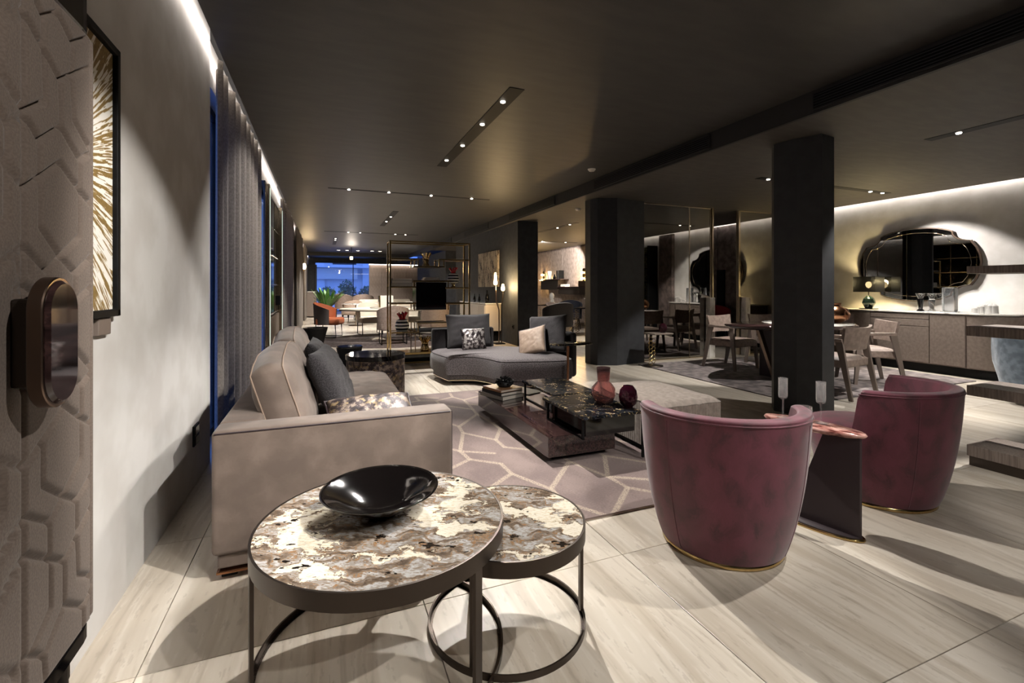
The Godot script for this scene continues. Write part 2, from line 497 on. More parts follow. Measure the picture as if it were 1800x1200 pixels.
	m.albedo_texture = paint(900, func(x: int, y: int) -> Color:
		var u := x * 0.9 + y * 0.45; var v := -x * 0.45 + y * 0.9
		var wx := q2.get_noise_2d(x, y) * 46.0; var wy := q2.get_noise_2d(x + 300, y + 90) * 46.0
		var f := q2.get_noise_2d((u + wx) * 0.6, (v + wy) * 2.6)
		var e := q3.get_noise_2d(u * 0.7, v * 1.6)
		var col := Color8(138, 131, 124).lerp(Color8(98, 85, 73), ss(-0.1, 0.4, f)).lerp(Color8(166, 164, 162), ss(0.05, 0.4, -f + e * 0.5))
		col = col.lerp(Color8(74, 64, 55), ss(0.28, 0.6, f + e * 0.3) * 0.8)
		col = col.lerp(Color8(142, 96, 52), (1.0 - ss(0.0, 0.06, absf(f - 0.06 + e * 0.1))) * 0.7)
		var cream := q1.get_noise_2d((u + wx * 1.3) * 0.55 + 900.0, (v + wy * 1.3) * 1.6 + 400.0) + e * 0.16 + q3.get_noise_2d(u * 2.6, v * 3.4) * 0.06
		col = col.lerp(Color8(200, 189, 168), ss(0.13, 0.15, cream))
		col = col.lerp(Color8(212, 204, 188), ss(0.2, 0.3, cream + e * 0.2))
		if cream > 0.11 and cream < 0.155 and e > 0.05: col = col.lerp(Color8(46, 36, 28), 0.7)
		var bl := q1.get_noise_2d(u * 1.5 + 80.0, v * 2.6 + 990.0) + e * 0.35
		col = col.lerp(Color8(26, 22, 20), ss(0.48, 0.56, bl))
		var fine := q3.get_noise_2d(u * 1.2 + 50.0, v * 4.5)
		col = col.lerp(Color8(96, 70, 44), ss(0.12, 0.4, fine) * 0.45 * (1.0 - ss(0.13, 0.15, cream)))
		return col.lerp(Color8(150, 128, 98), ss(0.2, 0.45, fine) * 0.35 * ss(0.13, 0.15, cream)))
	var b1 := fl(71, 0.008, 3); var b2 := fl(72, 0.022, 4); var b3 := fl(73, 0.12, 3)
	m = sm("black_marble", Color.WHITE, 0.12, 0.0, 0.35)
	m.albedo_texture = paint(768, func(x: int, y: int) -> Color:
		var u := x * 0.8 + y * 0.6; var v := -x * 0.6 + y * 0.8
		var w := b2.get_noise_2d(x, y) * 18.0
		var f := b1.get_noise_2d((u + w) * 0.7, (v + w) * 2.2)
		var h := b2.get_noise_2d((u + w) * 0.5, (v - w) * 1.9)
		var e := b3.get_noise_2d(x, y)
		var col := Color8(13, 14, 17).lerp(Color8(44, 48, 56), ss(0.0, 0.5, h + e * 0.2))
		col = col.lerp(Color8(120, 118, 116), (1.0 - ss(0.0, 0.035, absf(h + 0.12))) * 0.7 * ss(-0.2, 0.2, e))
		col = col.lerp(Color8(192, 158, 96), (1.0 - ss(0.0, 0.06, absf(f + e * 0.08))) * ss(-0.45, 0.1, h))
		return col.lerp(Color8(226, 214, 188), (1.0 - ss(0.0, 0.028, absf(f + e * 0.08 - 0.02))) * ss(-0.1, 0.3, h)))
	for k in ["quartzite", "black_marble"]:
		M[k].uv1_triplanar = true
		M[k].uv1_scale = Vector3.ONE * (1.15 if k == "quartzite" else 0.75)
		M[k].uv1_offset = Vector3.ONE * 0.5
	m = sm("white_marble", Color.WHITE, 0.12)
	tri_map(m, noise(0.008, [Color8(96, 90, 84), Color8(188, 182, 174), Color8(214, 210, 203), Color8(222, 218, 212)], [0.12, 0.3, 0.5, 0.9], 75, 512, FastNoiseLite.TYPE_SIMPLEX_SMOOTH, 6), Vector3.ONE * 1.1)
	m = sm("red_marble", Color.WHITE, 0.1)
	tri_map(m, noise(0.012, [Color8(70, 34, 30), Color8(140, 92, 84), Color8(168, 126, 116), Color8(186, 150, 140)], [0.2, 0.4, 0.6, 0.85], 76, 512, FastNoiseLite.TYPE_SIMPLEX, 5), Vector3(2.4, 2.4, 1.2))
	m = sm("macassar", Color.WHITE, 0.07)
	tri_map(m, noise(0.012, [Color8(24, 16, 16), Color8(44, 30, 29), Color8(62, 44, 42), Color8(34, 23, 23)], [0.2, 0.42, 0.6, 0.85], 77), Vector3(5.5, 5.5, 0.35))
	m.clearcoat_enabled = true; m.clearcoat = 0.6; m.clearcoat_roughness = 0.03
	m = sm("wood_grey", Color.WHITE, 0.5)
	tri_map(m, noise(0.016, [Color8(102, 90, 82), Color8(116, 103, 94), Color8(128, 115, 106)], [0.25, 0.5, 0.75], 78), Vector3(8, 0.6, 8))
	m = sm("oak_taupe", Color.WHITE, 0.5)
	tri_map(m, noise(0.03, [Color8(106, 94, 85), Color8(112, 100, 91), Color8(118, 106, 97)], [0.2, 0.5, 0.8], 80, 512, FastNoiseLite.TYPE_SIMPLEX, 5, 20.0), Vector3(1.3, 1.0, 1.3))
	m = sm("beige_lacquer", Color8(176, 163, 146), 0.45)
	m = sm("dark_leather", Color8(44, 32, 36), 0.55)
	# glass
	m = sm("clear_glass", Color(1, 1, 1, 0.06), 0.02)
	m.transparency = BaseMaterial3D.TRANSPARENCY_ALPHA
	m = sm("window_glass", Color(0.9, 0.95, 1.0, 0.08), 0.01)
	m.transparency = BaseMaterial3D.TRANSPARENCY_ALPHA
	m = sm("fine_glass", Color(1, 1, 1, 0.05), 0.02, 0.0, 0.5)
	m.transparency = BaseMaterial3D.TRANSPARENCY_ALPHA
	for a in [["rose_glass", Color(0.90, 0.72, 0.71, 0.03)], ["plum_glass", Color(0.36, 0.12, 0.22, 0.12)], ["green_glass", Color(0.16, 0.24, 0.22, 0.25)], ["amber_glass", Color(0.75, 0.4, 0.08, 0.2)], ["crystal", Color(0.96, 0.97, 0.98, 0.04)]]:
		m = sm(a[0], a[1], 0.03)
		m.transparency = BaseMaterial3D.TRANSPARENCY_ALPHA
		m.refraction_enabled = true; m.refraction_scale = 0.05
	m = sm("bowl_glaze", Color8(9, 7, 7), 0.07, 0.0, 0.7)
	sm("red_gloss", Color8(166, 22, 26), 0.12)
	sm("white_gloss", Color8(214, 208, 198), 0.2)
	sm("white_matt", Color8(206, 200, 192), 0.7)
	sm("paper", Color8(196, 188, 176), 0.9)
	sm("coral_black", Color8(12, 12, 14), 0.55)
	m = sm("leaf", Color8(58, 104, 34), 0.4)
	tri_map(m, noise(0.02, [Color8(26, 56, 22), Color8(48, 88, 32), Color8(98, 134, 46)], [0.25, 0.55, 0.85], 90), Vector3.ONE * 3.0)
	m.backlight_enabled = true; m.backlight = Color(0.12, 0.2, 0.04)
	sm("bush", Color8(92, 126, 104), 0.8)
	sm("orange_leather", Color8(168, 92, 58), 0.55)
	sm("grey_leather", Color8(74, 68, 66), 0.6)
	sm("cream_fabric", Color8(196, 186, 170), 0.9)
	sm("navy_fabric", Color8(26, 28, 40), 0.85)
	sm("facade", Color8(205, 208, 214), 0.9)
	sm("facade_dark", Color8(40, 44, 56), 0.8)
	sm("red_fabric", Color8(132, 34, 30), 0.8)

func lighting():
	var t: Node3D
	# main ceiling, seen in the photograph
	t = track("long black recessed track with a starry bright spot above the coffee table", 1.40, 1.53, 3.53, 6.16, 2.85)
	spot(t, 1.45, 3.82, 2.85, 1.6, 1.75, 0.0, 13.0, 40.0, 0.45)
	spot(t, 1.46, 4.42, 2.85, 0.35, 3.3, 0.3, 8.0, 26.0)
	spot(t, 1.47, 5.16, 2.85, 2.0, 5.6, 0.3, 15.0, 24.0)
	spot(t, 1.45, 5.83, 2.85, -0.69, 5.3, 1.0, 9.0, 36.0)
	t = track("thin crosswise recessed track just before the gold shelving unit", 0.07, 2.83, 8.13, 8.19, 2.85)
	spot(t, 0.39, 8.15, 2.85, 0.5, 9.3, 0.0, 8.0, 36.0)
	spot(t, 1.03, 8.15, 2.85, 1.2, 6.9, 0.3, 8.0, 30.0)
	spot(t, 1.75, 8.15, 2.85, 1.9, 10.0, 0.5, 8.0, 34.0)
	spot(t, 2.49, 8.15, 2.85, 2.2, 6.3, 0.3, 9.0, 26.0)
	t = track("short lengthwise recessed track above the stone dining table", 1.36, 1.48, 10.1, 12.6, 2.85)
	spot(t, 1.42, 10.9, 2.85, 1.6, 12.0, 0.7, 9.0, 36.0)
	spot(t, 1.42, 11.7, 2.85, 0.4, 13.2, 0.0, 9.0, 36.0)
	t = track("thin crosswise recessed track beyond the stone dining table", 0.02, 2.68, 14.3, 14.4, 2.85)
	spot(t, 0.67, 14.35, 2.85, 0.3, 15.8, 0.0, 9.0, 40.0)
	spot(t, 1.0, 14.35, 2.85, 1.2, 16.5, 0.0, 9.0, 40.0)
	spot(t, 2.0, 14.35, 2.85, 2.3, 13.0, 0.5, 8.0, 36.0)
	spot(t, 2.3, 14.35, 2.85, 3.4, 15.5, 1.0, 8.0, 36.0)
	t = track("stub of recessed track over the far walkway with two bright spots", 0.31, 0.43, 16.1, 18.6, 2.85)
	spot(t, 0.37, 16.3, 2.85, 0.2, 18.5, 0.0, 9.0, 40.0)
	spot(t, 0.37, 16.8, 2.85, 0.6, 20.0, 0.0, 9.0, 40.0)
	# main ceiling, outside the frame over the camera: the tracks whose light falls on the tables, chairs and left wall
	t = track("recessed track over the round tables and the velvet armchairs", 2.89, 3.02, -0.9, 1.55, 2.85)
	spot(t, 2.95, 1.30, 2.85, 1.0, 1.75, 0.2, 5.5, 28.0)
	spot(t, 2.95, 0.55, 2.85, 4.1, 0.5, 0.0, 3.0, 26.0)
	spot(t, 2.95, -0.40, 2.85, 1.4, 3.2, 0.2, 6.5, 22.0)
	t = track("recessed track over the entrance end of the seating area", 1.40, 1.53, -1.6, 0.7, 2.85)
	spot(t, 1.46, 0.55, 2.85, -0.74, 2.4, 0.55, 13.5, 21.0)
	spot(t, 1.46, 0.05, 2.85, 0.3, 2.2, 0.3, 2.2, 22.0)
	spot(t, 1.46, -0.55, 2.85, -0.43, 0.9, 1.1, 6.0, 24.0)
	spot(t, 1.46, -1.30, 2.85, 1.4, 1.0, 0.0, 4.0, 32.0)
	# low ceiling
	t = track("recessed track over the stepped plank shelves by the column", 5.38, 5.5, 0.6, 2.72, 2.66)
	spot(t, 5.44, 2.48, 2.66, 4.9, 3.6, 0.0, 6.0, 36.0)
	spot(t, 5.44, 1.90, 2.66, 4.38, 1.25, 0.5, 11.0, 17.0)
	spot(t, 5.44, 1.20, 2.66, 7.0, 2.5, 0.4, 6.0, 30.0)
	t = track("thin crosswise recessed track above the oval dining table", 5.25, 7.92, 4.42, 4.52, 2.66)
	spot(t, 5.43, 4.47, 2.66, 5.3, 5.3, 0.5, 9.0, 28.0)
	spot(t, 6.4, 4.47, 2.66, 6.4, 3.9, 0.6, 9.0, 32.0)
	spot(t, 7.52, 4.47, 2.66, 8.6, 4.0, 1.1, 7.0, 34.0)
	spot(t, 7.8, 4.47, 2.66, 7.6, 3.2, 0.2, 9.0, 36.0)
	t = track("lengthwise recessed track in the room past the second column", 5.08, 5.2, 9.0, 10.9, 2.66)
	spot(t, 5.14, 9.3, 2.66, 6.0, 11.4, 0.4, 9.0, 40.0)
	spot(t, 5.14, 9.9, 2.66, 5.0, 8.0, 0.0, 7.0, 40.0)
	t = track("thin crosswise recessed track before the wall of taupe panels", 5.4, 7.4, 12.9, 12.98, 2.66)
	spot(t, 6.2, 12.94, 2.66, 7.9, 15.4, 1.6, 11.0, 40.0)
	spot(t, 7.0, 12.94, 2.66, 7.9, 14.4, 1.6, 9.0, 36.0)
	# round downlights in a row at the far end
	for k in 5:
		var x: float = [0.6, 0.94, 1.38, 1.97, 2.3][k]
		var o := thing("round_downlight", "round recessed downlight in the row beyond the last track", "downlight", P(x, 21.2, 2.85), 0.0, "row of round downlights")
		var g := G.new(); g.lathe([Vector2(0.07, 0.0), Vector2(0.085, 0.0), Vector2(0.085, -0.008), Vector2(0.07, -0.008), Vector2(0.07, 0.0)], 20)
		part(o, "rim", g, M.white_matt)
		g = G.new(); g.lathe([Vector2(0, -0.004), Vector2(0.07, -0.004)], 18)
		part(o, "lens", g, M.lens)
		spot(o, x, 21.2, 2.85, x, 21.6, 0.0, 5.0, 40.0, 0.4, Color(1, 0.95, 0.88), false)
	# LED coves
	for a in [["led_strip", "glowing LED strip in the slot along the curtain wall", -0.635, -0.74, 2.90, 27.0, -2.4], ["led_strip", "glowing LED strip in the slot above the long sideboard", 8.42, 8.6, 2.72, 11.0, -2.4]]:
		var lo: float = a[6]; var hi: float = a[5]
		var o := thing(a[0], a[1], "LED strip", P(a[2], (lo + hi) / 2, a[4]))
		var g := G.new()
		var sd := signf(a[3] - a[2])
		g.box(Vector3(0, 0.02, 0), Vector3(0.012, 0.04, hi - lo))
		part(o, "diffuser", g, M.led)
		var n := int(ceil((hi - lo) / 5.0))
		for k in n:
			var d := lo + (hi - lo) * (k + 0.5) / n
			area("strip_light", P(a[2] + sd * 0.02, d, a[4] + 0.02), P(a[3], d, a[4] - 0.03), Vector2((hi - lo) / n, 0.04), 1.5, Color(1.0, 0.965, 0.935), o)

func grille(d0: float, d1: float, label: String):
	var t := thing("air_conditioning_grille", label, "grille", P(3.735, (d0 + d1) / 2, 2.755), 0.0, "air conditioning grilles along the ceiling step")
	var l := d1 - d0
	var g := G.new()
	for e in [[0.065, 0.012], [-0.065, 0.012]]: g.rbox(Vector3(0, e[0], 0), Vector3(0.016, e[1], l), 0.002)
	for e in [-1, 1]: g.rbox(Vector3(0, 0, e * (l / 2 - 0.006)), Vector3(0.016, 0.13, 0.012), 0.002)
	part(t, "frame", g, M.beam)
	g = G.new(); g.box(Vector3(0.0, 0, 0), Vector3(0.004, 0.12, l - 0.02))
	part(t, "backing", g, M.black)
	var s := G.new(); s.rbox(Vector3(0, 0, 0), Vector3(0.012, 0.005, l - 0.024), 0.001)
	var mesh := s.mesh()
	for k in 5: inst(t, "slat", mesh, M.column_dark, Vector3(-0.003, -0.044 + 0.022 * k, 0))

func setting():
	var g: G
	# floor of square travertine tiles
	var fl_ := struct("floor", slab(-0.92, 8.75, -2.6, 27.1, -0.12, -0.012), M.grout)
	var meshes := {}
	var count := 0
	var rest := G.new()
	var rng := RandomNumberGenerator.new(); rng.seed = 5
	var row := 0
	var d0 := -2.64
	while d0 < 27.0:
		var xx := -1.457
		while xx < 8.75:
			var x0 := maxf(xx, -0.9) + 0.0015; var x1 := minf(xx + 0.91, 8.75) - 0.0015
			var da := maxf(d0, -2.6) + 0.0015; var db := minf(d0 + 0.89, 27.1) - 0.0015
			var c := Vector3((x0 + x1) / 2, -0.008, -(da + db) / 2)
			var s := Vector3(x1 - x0, 0.016, db - da)
			if s.x > 0.05 and s.z > 0.05:
				if count < 290:
					var key := "%.2f %.2f" % [s.x, s.z]
					if not meshes.has(key):
						var b := G.new(); b.rbox(Vector3.ZERO, s, 0.0015)
						meshes[key] = b.mesh()
					inst(fl_, "tile", meshes[key], M["tile%d" % rng.randi_range(0, 2)], c)
					count += 1
				else:
					rest.box(c, s)
			xx += 0.91
		d0 += 0.89
	var ro := part(fl_, "far_tiles", rest, M.tile0)
	ro.set_meta("kind", "stuff")
	# left wall, its window piers, and the window openings behind the curtains
	struct("wall_left", slab(-0.92, -0.74, -2.6, 3.86, 0, 3.06), M.wall_white)
	struct("wall_left_pier", slab(-0.92, -0.76, 6.55, 9.3, 0, 3.06), M.wall_white)
	struct("wall_left_far", slab(-0.92, -0.74, 12.6, 27.1, 0, 3.06), M.taupe_panel)
	for w in [[1, 3.86, 6.55], [2, 9.3, 12.6]]:
		struct("wall_left_lintel_%d" % w[0], slab(-0.92, -0.78, w[1], w[2], 2.72, 3.06), M.wall_white)
		var win := Node3D.new(); win.name = "window_%d" % w[0]; add_child(win); win.set_meta("kind", "structure")
		g = G.new()
		var n := 3
		for k in n + 1:
			var dd: float = lerpf(w[1] + 0.03, w[2] - 0.03, float(k) / n)
			g.rbox(P(-0.885, dd, 1.36), Vector3(0.05, 2.7, 0.05), 0.004)
		for y in [0.03, 2.69]: g.rbox(P(-0.885, (w[1] + w[2]) / 2, y), Vector3(0.05, 0.06, w[2] - w[1]), 0.004)
		part(win, "window_frame", g, M.black)
		for k in n:
			var a: float = lerpf(w[1] + 0.03, w[2] - 0.03, float(k) / n); var b: float = lerpf(w[1] + 0.03, w[2] - 0.03, float(k + 1) / n)
			part(win, "pane", slab(-0.89, -0.884, a + 0.025, b - 0.025, 0.06, 2.66), M.window_glass)
	# right wall, back wall
	struct("wall_right", slab(8.6, 8.75, -2.6, 11.3, 0, 3.06), M.wall_white)
	struct("wall_back", slab(-0.92, 8.75, -2.75, -2.6, 0, 3.06), M.wall_dark)
	# ceilings
	struct("ceiling", slab(-0.66, 3.78, -2.6, 27.1, 2.85, 2.9), M.ceiling_dark)
	struct("ceiling_low", slab(3.78, 8.45, -2.6, 17.6, 2.66, 2.72), M.ceiling_low)
	struct("ceiling_void", slab(-0.92, 8.75, -2.75, 27.25, 3.06, 3.16), M.beam)
	struct("trim_1", slab(3.745, 3.779, -2.6, 27.1, 2.66, 2.849), M.beam)
	struct("trim_2", slab(-0.74, 3.74, 22.7, 23.0, 2.70, 2.849), M.beam)
	grille(0.2, 2.66, "longest black air grille beside the first column")
	grille(3.77, 6.02, "black air grille between the first and second column")
	grille(7.3, 9.45, "black air grille before the wall with the painting")
	grille(10.85, 12.9, "black air grille above the three-part painting")
	grille(14.4, 17.0, "black air grille past the gold shelving unit")
	for a in [[3.4, 5.54, 2.85, "small white smoke detector on the dark main ceiling"], [4.27, 7.43, 2.66, "white smoke detector on the low ceiling past the second column"]]:
		g = G.new(); g.lathe([Vector2(0, -0.03), Vector2(0.035, -0.03), Vector2(0.05, -0.012), Vector2(0.055, 0)], 20)
		solo("smoke_detector", g, M.white_matt, a[3], "detector", P(a[0], a[1], a[2]))
	# columns
	var cols := [[[4.17, 3.37], [4.21, 3.16], [4.30, 2.97], [4.51, 3.0], [4.62, 3.2], [4.58, 3.45], [4.3, 3.5]], [[4.0, 6.56], [4.04, 6.41], [4.33, 6.29], [4.60, 6.34], [4.92, 6.38], [4.92, 6.72], [4.0, 6.72]]]
	for k in 2:
		var po := PackedVector2Array()
		for p in cols[k]: po.append(Vector2(p[0], -p[1]))
		g = G.new(); g.prism(po, 0.0, 2.66, 0.004)
		struct("column_%d" % (k + 1), g, M.column_dark)
	struct("wall_painting", slab(3.83, 4.3, 9.2, 14.2, 0, 2.66), M.wall_dark)
	# tinted mirror-glass partition with a doorway beside the dining table
	for a in [[1, 4.93, 5.945, 0.0], [2, 5.955, 6.42, 0.0], [3, 7.14, 8.59, 0.0]]:
		var w := Node3D.new(); w.name = "wall_glass_%d" % a[0]; add_child(w); w.set_meta("kind", "structure")
		part(w, "pane", slab(a[1], a[2], 6.47, 6.482, 0.02, 2.64, 0.001), M.smoked_mirror)
		part(w, "bottom_rail", slab(a[1], a[2], 6.462, 6.49, 0.0, 0.02, 0.002), M.champagne)
		part(w, "top_rail", slab(a[1], a[2], 6.462, 6.49, 2.64, 2.66, 0.002), M.champagne)
		for x in [a[1], a[2]]: part(w, "stile", slab(x - 0.004, x + 0.004, 6.464, 6.488, 0.02, 2.64, 0.001), M.champagne)
	for x in [6.46, 7.09]:
		struct("door_jamb", slab(x - 0.016, x + 0.016, 6.44, 6.5, 0, 2.66, 0.003), M.champagne)
	# room behind the partition
	struct("wall_divider", slab(6.2, 8.6, 9.3, 9.45, 0, 2.66), M.wall_white)
	var pw := struct("wall_brown", slab(8.56, 8.6, 6.6, 9.3, 0, 2.66), M.brown_panel)
	for k in 3:
		for j in 2: part(pw, "panel", slab(8.535, 8.56, 6.62 + 0.88 * k, 7.48 + 0.88 * k, 0.02 + 1.32 * j, 1.33 + 1.32 * j, 0.004), M.brown_panel)
	# room of taupe panels past the second column
	var tp := struct("wall_taupe", slab(7.93, 8.1, 11.3, 17.6, 0, 2.66), M.brown_panel)
	for k in 7:
		for j in 2: part(tp, "panel", slab(7.9, 7.93, 11.32 + 0.88 * k, 12.19 + 0.88 * k, 0.02 + 1.3 * j, 1.31 + 1.3 * j, 0.004), M.taupe_panel)
	struct("wall_right_return", slab(7.9, 8.6, 11.3, 11.45, 0, 3.06), M.wall_white)
	struct("wall_taupe_end", slab(4.3, 7.93, 17.45, 17.6, 0, 2.66), M.wall_dark)
	# far end: panelled wall and the shop window
	struct("wall_far_right", slab(2.4, 8.75, 26.9, 27.1, 0, 2.85), M.wall_dark)
	struct("wall_far_left", slab(-0.74, -0.42, 26.9, 27.1, 0, 2.85), M.wall_dark)
	struct("wall_far_head", slab(-0.42, 2.4, 26.9, 27.1, 2.62, 2.85), M.wall_dark)
	struct("wall_side_far", slab(4.3, 4.45, 17.6, 26.9, 0, 2.66), M.wall_dark)
	var fw := Node3D.new(); fw.name = "window_3"; add_child(fw); fw.set_meta("kind", "structure")
	part(fw, "pane", slab(-0.40, 1.49, 26.98, 26.99, 0.04, 2.6), M.window_glass)
	part(fw, "pane", slab(1.53, 2.38, 26.98, 26.99, 0.04, 2.6), M.window_glass)
	g = G.new()
	for x in [-0.41, 1.51, 2.39]: g.rbox(P(x, 26.98, 1.31), Vector3(0.04, 2.62, 0.05), 0.003)
	for y in [0.02, 2.61]: g.rbox(P(0.99, 26.98, y), Vector3(2.8, 0.04, 0.05), 0.003)
	part(fw, "window_frame", g, M.black)

const GROOVES := [0.924,1.639,0.981,1.606,0.981,1.606,1.033,1.576,1.033,1.576,1.073,1.601,1.073,1.601,1.135,1.640,0.981,1.657,0.981,1.606,0.981,1.657,1.026,1.687,1.026,1.706,1.026,1.687,0.961,1.669,0.981,1.657,1.026,1.687,1.076,1.660,1.076,1.660,1.135,1.698,1.076,1.660,1.073,1.601,0.981,1.606,0.988,1.523,0.988,1.523,0.926,1.485,1.033,1.576,1.036,1.497,1.036,1.497,0.971,1.455,0.926,1.485,0.971,1.455,0.971,1.455,0.971,1.395,1.073,1.601,1.081,1.525,1.081,1.525,1.138,1.492,1.036,1.497,1.103,1.457,1.103,1.457,1.139,1.478,1.103,1.457,1.103,1.404,0.898,1.503,0.921,1.487,0.898,1.466,0.921,1.483,0.973,1.397,1.034,1.435,1.034,1.435,1.102,1.402,1.102,1.402,1.102,1.316,1.102,1.316,1.034,1.275,1.034,1.275,0.973,1.319,0.973,1.319,0.973,1.397,1.034,1.275,0.992,1.249,1.034,1.275,1.087,1.248,0.928,1.285,0.992,1.249,1.087,1.248,1.146,1.280,0.928,1.370,0.973,1.397,1.102,1.402,1.146,1.384,0.898,1.389,0.926,1.370,0.898,1.269,0.928,1.285,0.945,1.261,0.945,1.243,1.084,1.250,1.087,1.196,1.087,1.196,1.147,1.223,0.926,1.229,0.955,1.213,1.087,1.111,1.147,1.068,1.087,1.196,1.087,1.111,1.109,1.041,1.149,1.059,1.087,1.056,1.109,1.041,1.109,1.041,1.109,0.980,1.050,1.018,1.109,0.980,1.109,0.980,1.150,0.960,0.928,1.069,0.898,1.051,0.928,1.069,0.953,1.080,0.898,1.085,0.928,1.069,1.087,1.111,1.087,1.056,1.048,1.018,1.108,0.980,1.108,0.980,1.108,0.907,0.980,0.977,0.980,0.904,0.980,0.904,1.043,0.862,1.043,0.862,1.108,0.907,0.980,0.977,1.048,1.018,0.935,0.952,0.980,0.977,1.043,0.862,1.092,0.834,1.092,0.834,1.149,0.860,1.043,0.862,1.000,0.836,1.000,0.836,0.938,0.873,1.000,0.836,1.000,0.775,0.938,0.815,1.000,0.775,1.000,0.775,1.048,0.747,1.092,0.834,1.092,0.770,1.048,0.747,1.092,0.770,1.092,0.770,1.149,0.800,1.048,0.747,1.048,0.671,1.092,0.770,1.097,0.695,1.097,0.695,1.152,0.662,1.004,0.771,1.004,0.694,1.004,0.694,0.945,0.657,1.048,0.671,1.118,0.624,1.118,0.624,1.154,0.643,1.118,0.624,1.118,0.579,1.048,0.671,0.983,0.629,0.945,0.657,0.983,0.629,0.983,0.629,0.987,0.590,0.898,0.853,0.933,0.867,0.898,0.789,0.935,0.810,0.898,0.681,0.937,0.657]

func bar_cabinet():
	var t := thing("bar_cabinet", "tall taupe suede cabinet with quilted geometric doors and black lacquer frame", "cabinet", P(-0.43, 0.93, 0))
	# outline of the body in plan, rounded front corners; x local from -0.30 (back) to 0 (front), z local = -(d - 0.93)
	var outline := func(grow: float) -> PackedVector2Array:
		var po := PackedVector2Array()
		po.append(Vector2(-0.30, 0.285 + grow))
		for k in 7:
			var a := k * PI / 12
			po.append(Vector2(-0.075 + sin(a) * (0.075 + grow), 0.21 + cos(a) * (0.075 + grow)))
		for k in 7:
			var a := k * PI / 12
			po.append(Vector2(-0.075 + cos(a) * (0.075 + grow), -0.21 - sin(a) * (0.075 + grow)))
		po.append(Vector2(-0.30, -0.285 - grow))
		return po
	var g := G.new(); g.prism(outline.call(-0.012), 0.575, 1.72, 0.0, Vector3.ZERO, true)
	part(t, "body", g, M.suede)
	g = G.new(); g.prism(outline.call(0.004), 1.712, 1.79, 0.006)
	part(t, "top_frame", g, M.black_gloss)
	g = G.new(); g.prism(outline.call(0.004), 0.535, 0.572, 0.006)
	part(t, "bottom_frame", g, M.black_gloss)
	g = G.new(); g.prism(outline.call(-0.02), 0.47, 0.535, 0.004)
	part(t, "apron", g, M.black_gloss)
	for e in [[-0.06, -0.215], [-0.06, 0.215], [-0.26, -0.215], [-0.26, 0.215]]:
		g = G.new()
		g.leg(Vector3(e[0], 0.48, e[1]), Vector3(e[0] + (0.02 if e[0] > -0.1 else -0.0), 0, e[1] * 1.04), Vector2(0.06, 0.05), Vector2(0.026, 0.026))
		part(t, "leg", g, M.black_gloss)
	# quilted doors: real channels pressed into the suede, following the rounded corner
	var seam := 0.0  # local z of the joint between both doors
	var rows := []
	for k in 60: rows.append([])
	for i in range(0, GROOVES.size(), 4):
		for k in 60:
			var yk := 0.577 + 1.133 * (k + 0.5) / 60.0
			if yk > minf(GROOVES[i + 1], GROOVES[i + 3]) - 0.035 and yk < maxf(GROOVES[i + 1], GROOVES[i + 3]) + 0.035: rows[k].append(i)
	for side in [0, 1]:
		g = G.new()
		var nu := 120 if side == 0 else 60
		var f := func(u: float, v: float) -> Vector3:
			# u runs along the front from the seam outwards, v from the bottom to the top
			var s := u * 0.325
			var y := 0.577 + v * 1.133
			var d := 0.93 + s
			if side == 1: d = 0.93 + s
			var best := 1.0
			for i in rows[clampi(int(v * 60.0), 0, 59)]:
				var a := Vector2(GROOVES[i], GROOVES[i + 1]); var b := Vector2(GROOVES[i + 2], GROOVES[i + 3])
				if y < minf(a.y, b.y) - 0.02 or y > maxf(a.y, b.y) + 0.02 or d < minf(a.x, b.x) - 0.02 or d > maxf(a.x, b.x) + 0.02: continue
				best = minf(best, Geometry2D.get_closest_point_to_segment(Vector2(d, y), a, b).distance_to(Vector2(d, y)))
			best = minf(best, absf(d - 1.150))
			best = minf(best, s)
			best = minf(best, minf(y - 0.577, 1.710 - y))
			var lift := 0.002 + 0.011 * (1.0 - exp(-pow(best / 0.0042, 2.0)))
			var q: Vector3
			if s < 0.21: q = Vector3(lift, y, -s)
			else:
				var a2 := (s - 0.21) / 0.075
				q = Vector3(-0.075 + cos(a2) * (0.075 + lift), y, -0.21 - sin(a2) * (0.075 + lift))
			if side == 1: q.z = -q.z
			return q
		g.sheet(nu, 260 if side == 0 else 120, f, side == 0, 5)
		part(t, "door", g, M.suede)
	# pill-shaped handle: bronze band, dark stone inset, standoffs
	var band := func(k: float, h: float, r: float) -> PackedVector2Array:
		var po := PackedVector2Array()
		for i in 33:
			var a := PI * i / 32
			po.append(Vector2(cos(a) * r, h + sin(a) * r))
		for i in 33:
			var a := PI + PI * i / 32
			po.append(Vector2(cos(a) * r, -h + sin(a) * r))
		return po
	var hd := Node3D.new(); hd.name = "handle"; t.add_child(hd)
	hd.position = Vector3(0.055, 1.14, 0.022); hd.rotation.z = -PI / 2
	g = G.new()
	var outer: PackedVector2Array = band.call(0, 0.048, 0.049)
	var tw := PackedVector2Array()
	for p in outer: tw.append(Vector2(p.y, p.x))
	g.prism(tw, -0.010, 0.008, 0.0015, Vector3.ZERO, true)
	part(hd, "band", g, M.bronze)
	g = G.new(); tw = PackedVector2Array()
	for p in band.call(0, 0.048, 0.044): tw.append(Vector2(p.y, p.x))
	g.prism(tw, 0.0, 0.014, 0.005, Vector3.ZERO, true)
	part(hd, "stone_inset", g, M.macassar, Vector3.ZERO, "dark glossy veined stone oval")
	g = G.new(); g.rbox(Vector3(0, -0.026, 0), Vector3(0.13, 0.04, 0.03), 0.006)
	part(hd, "standoff", g, M.bronze_dark)

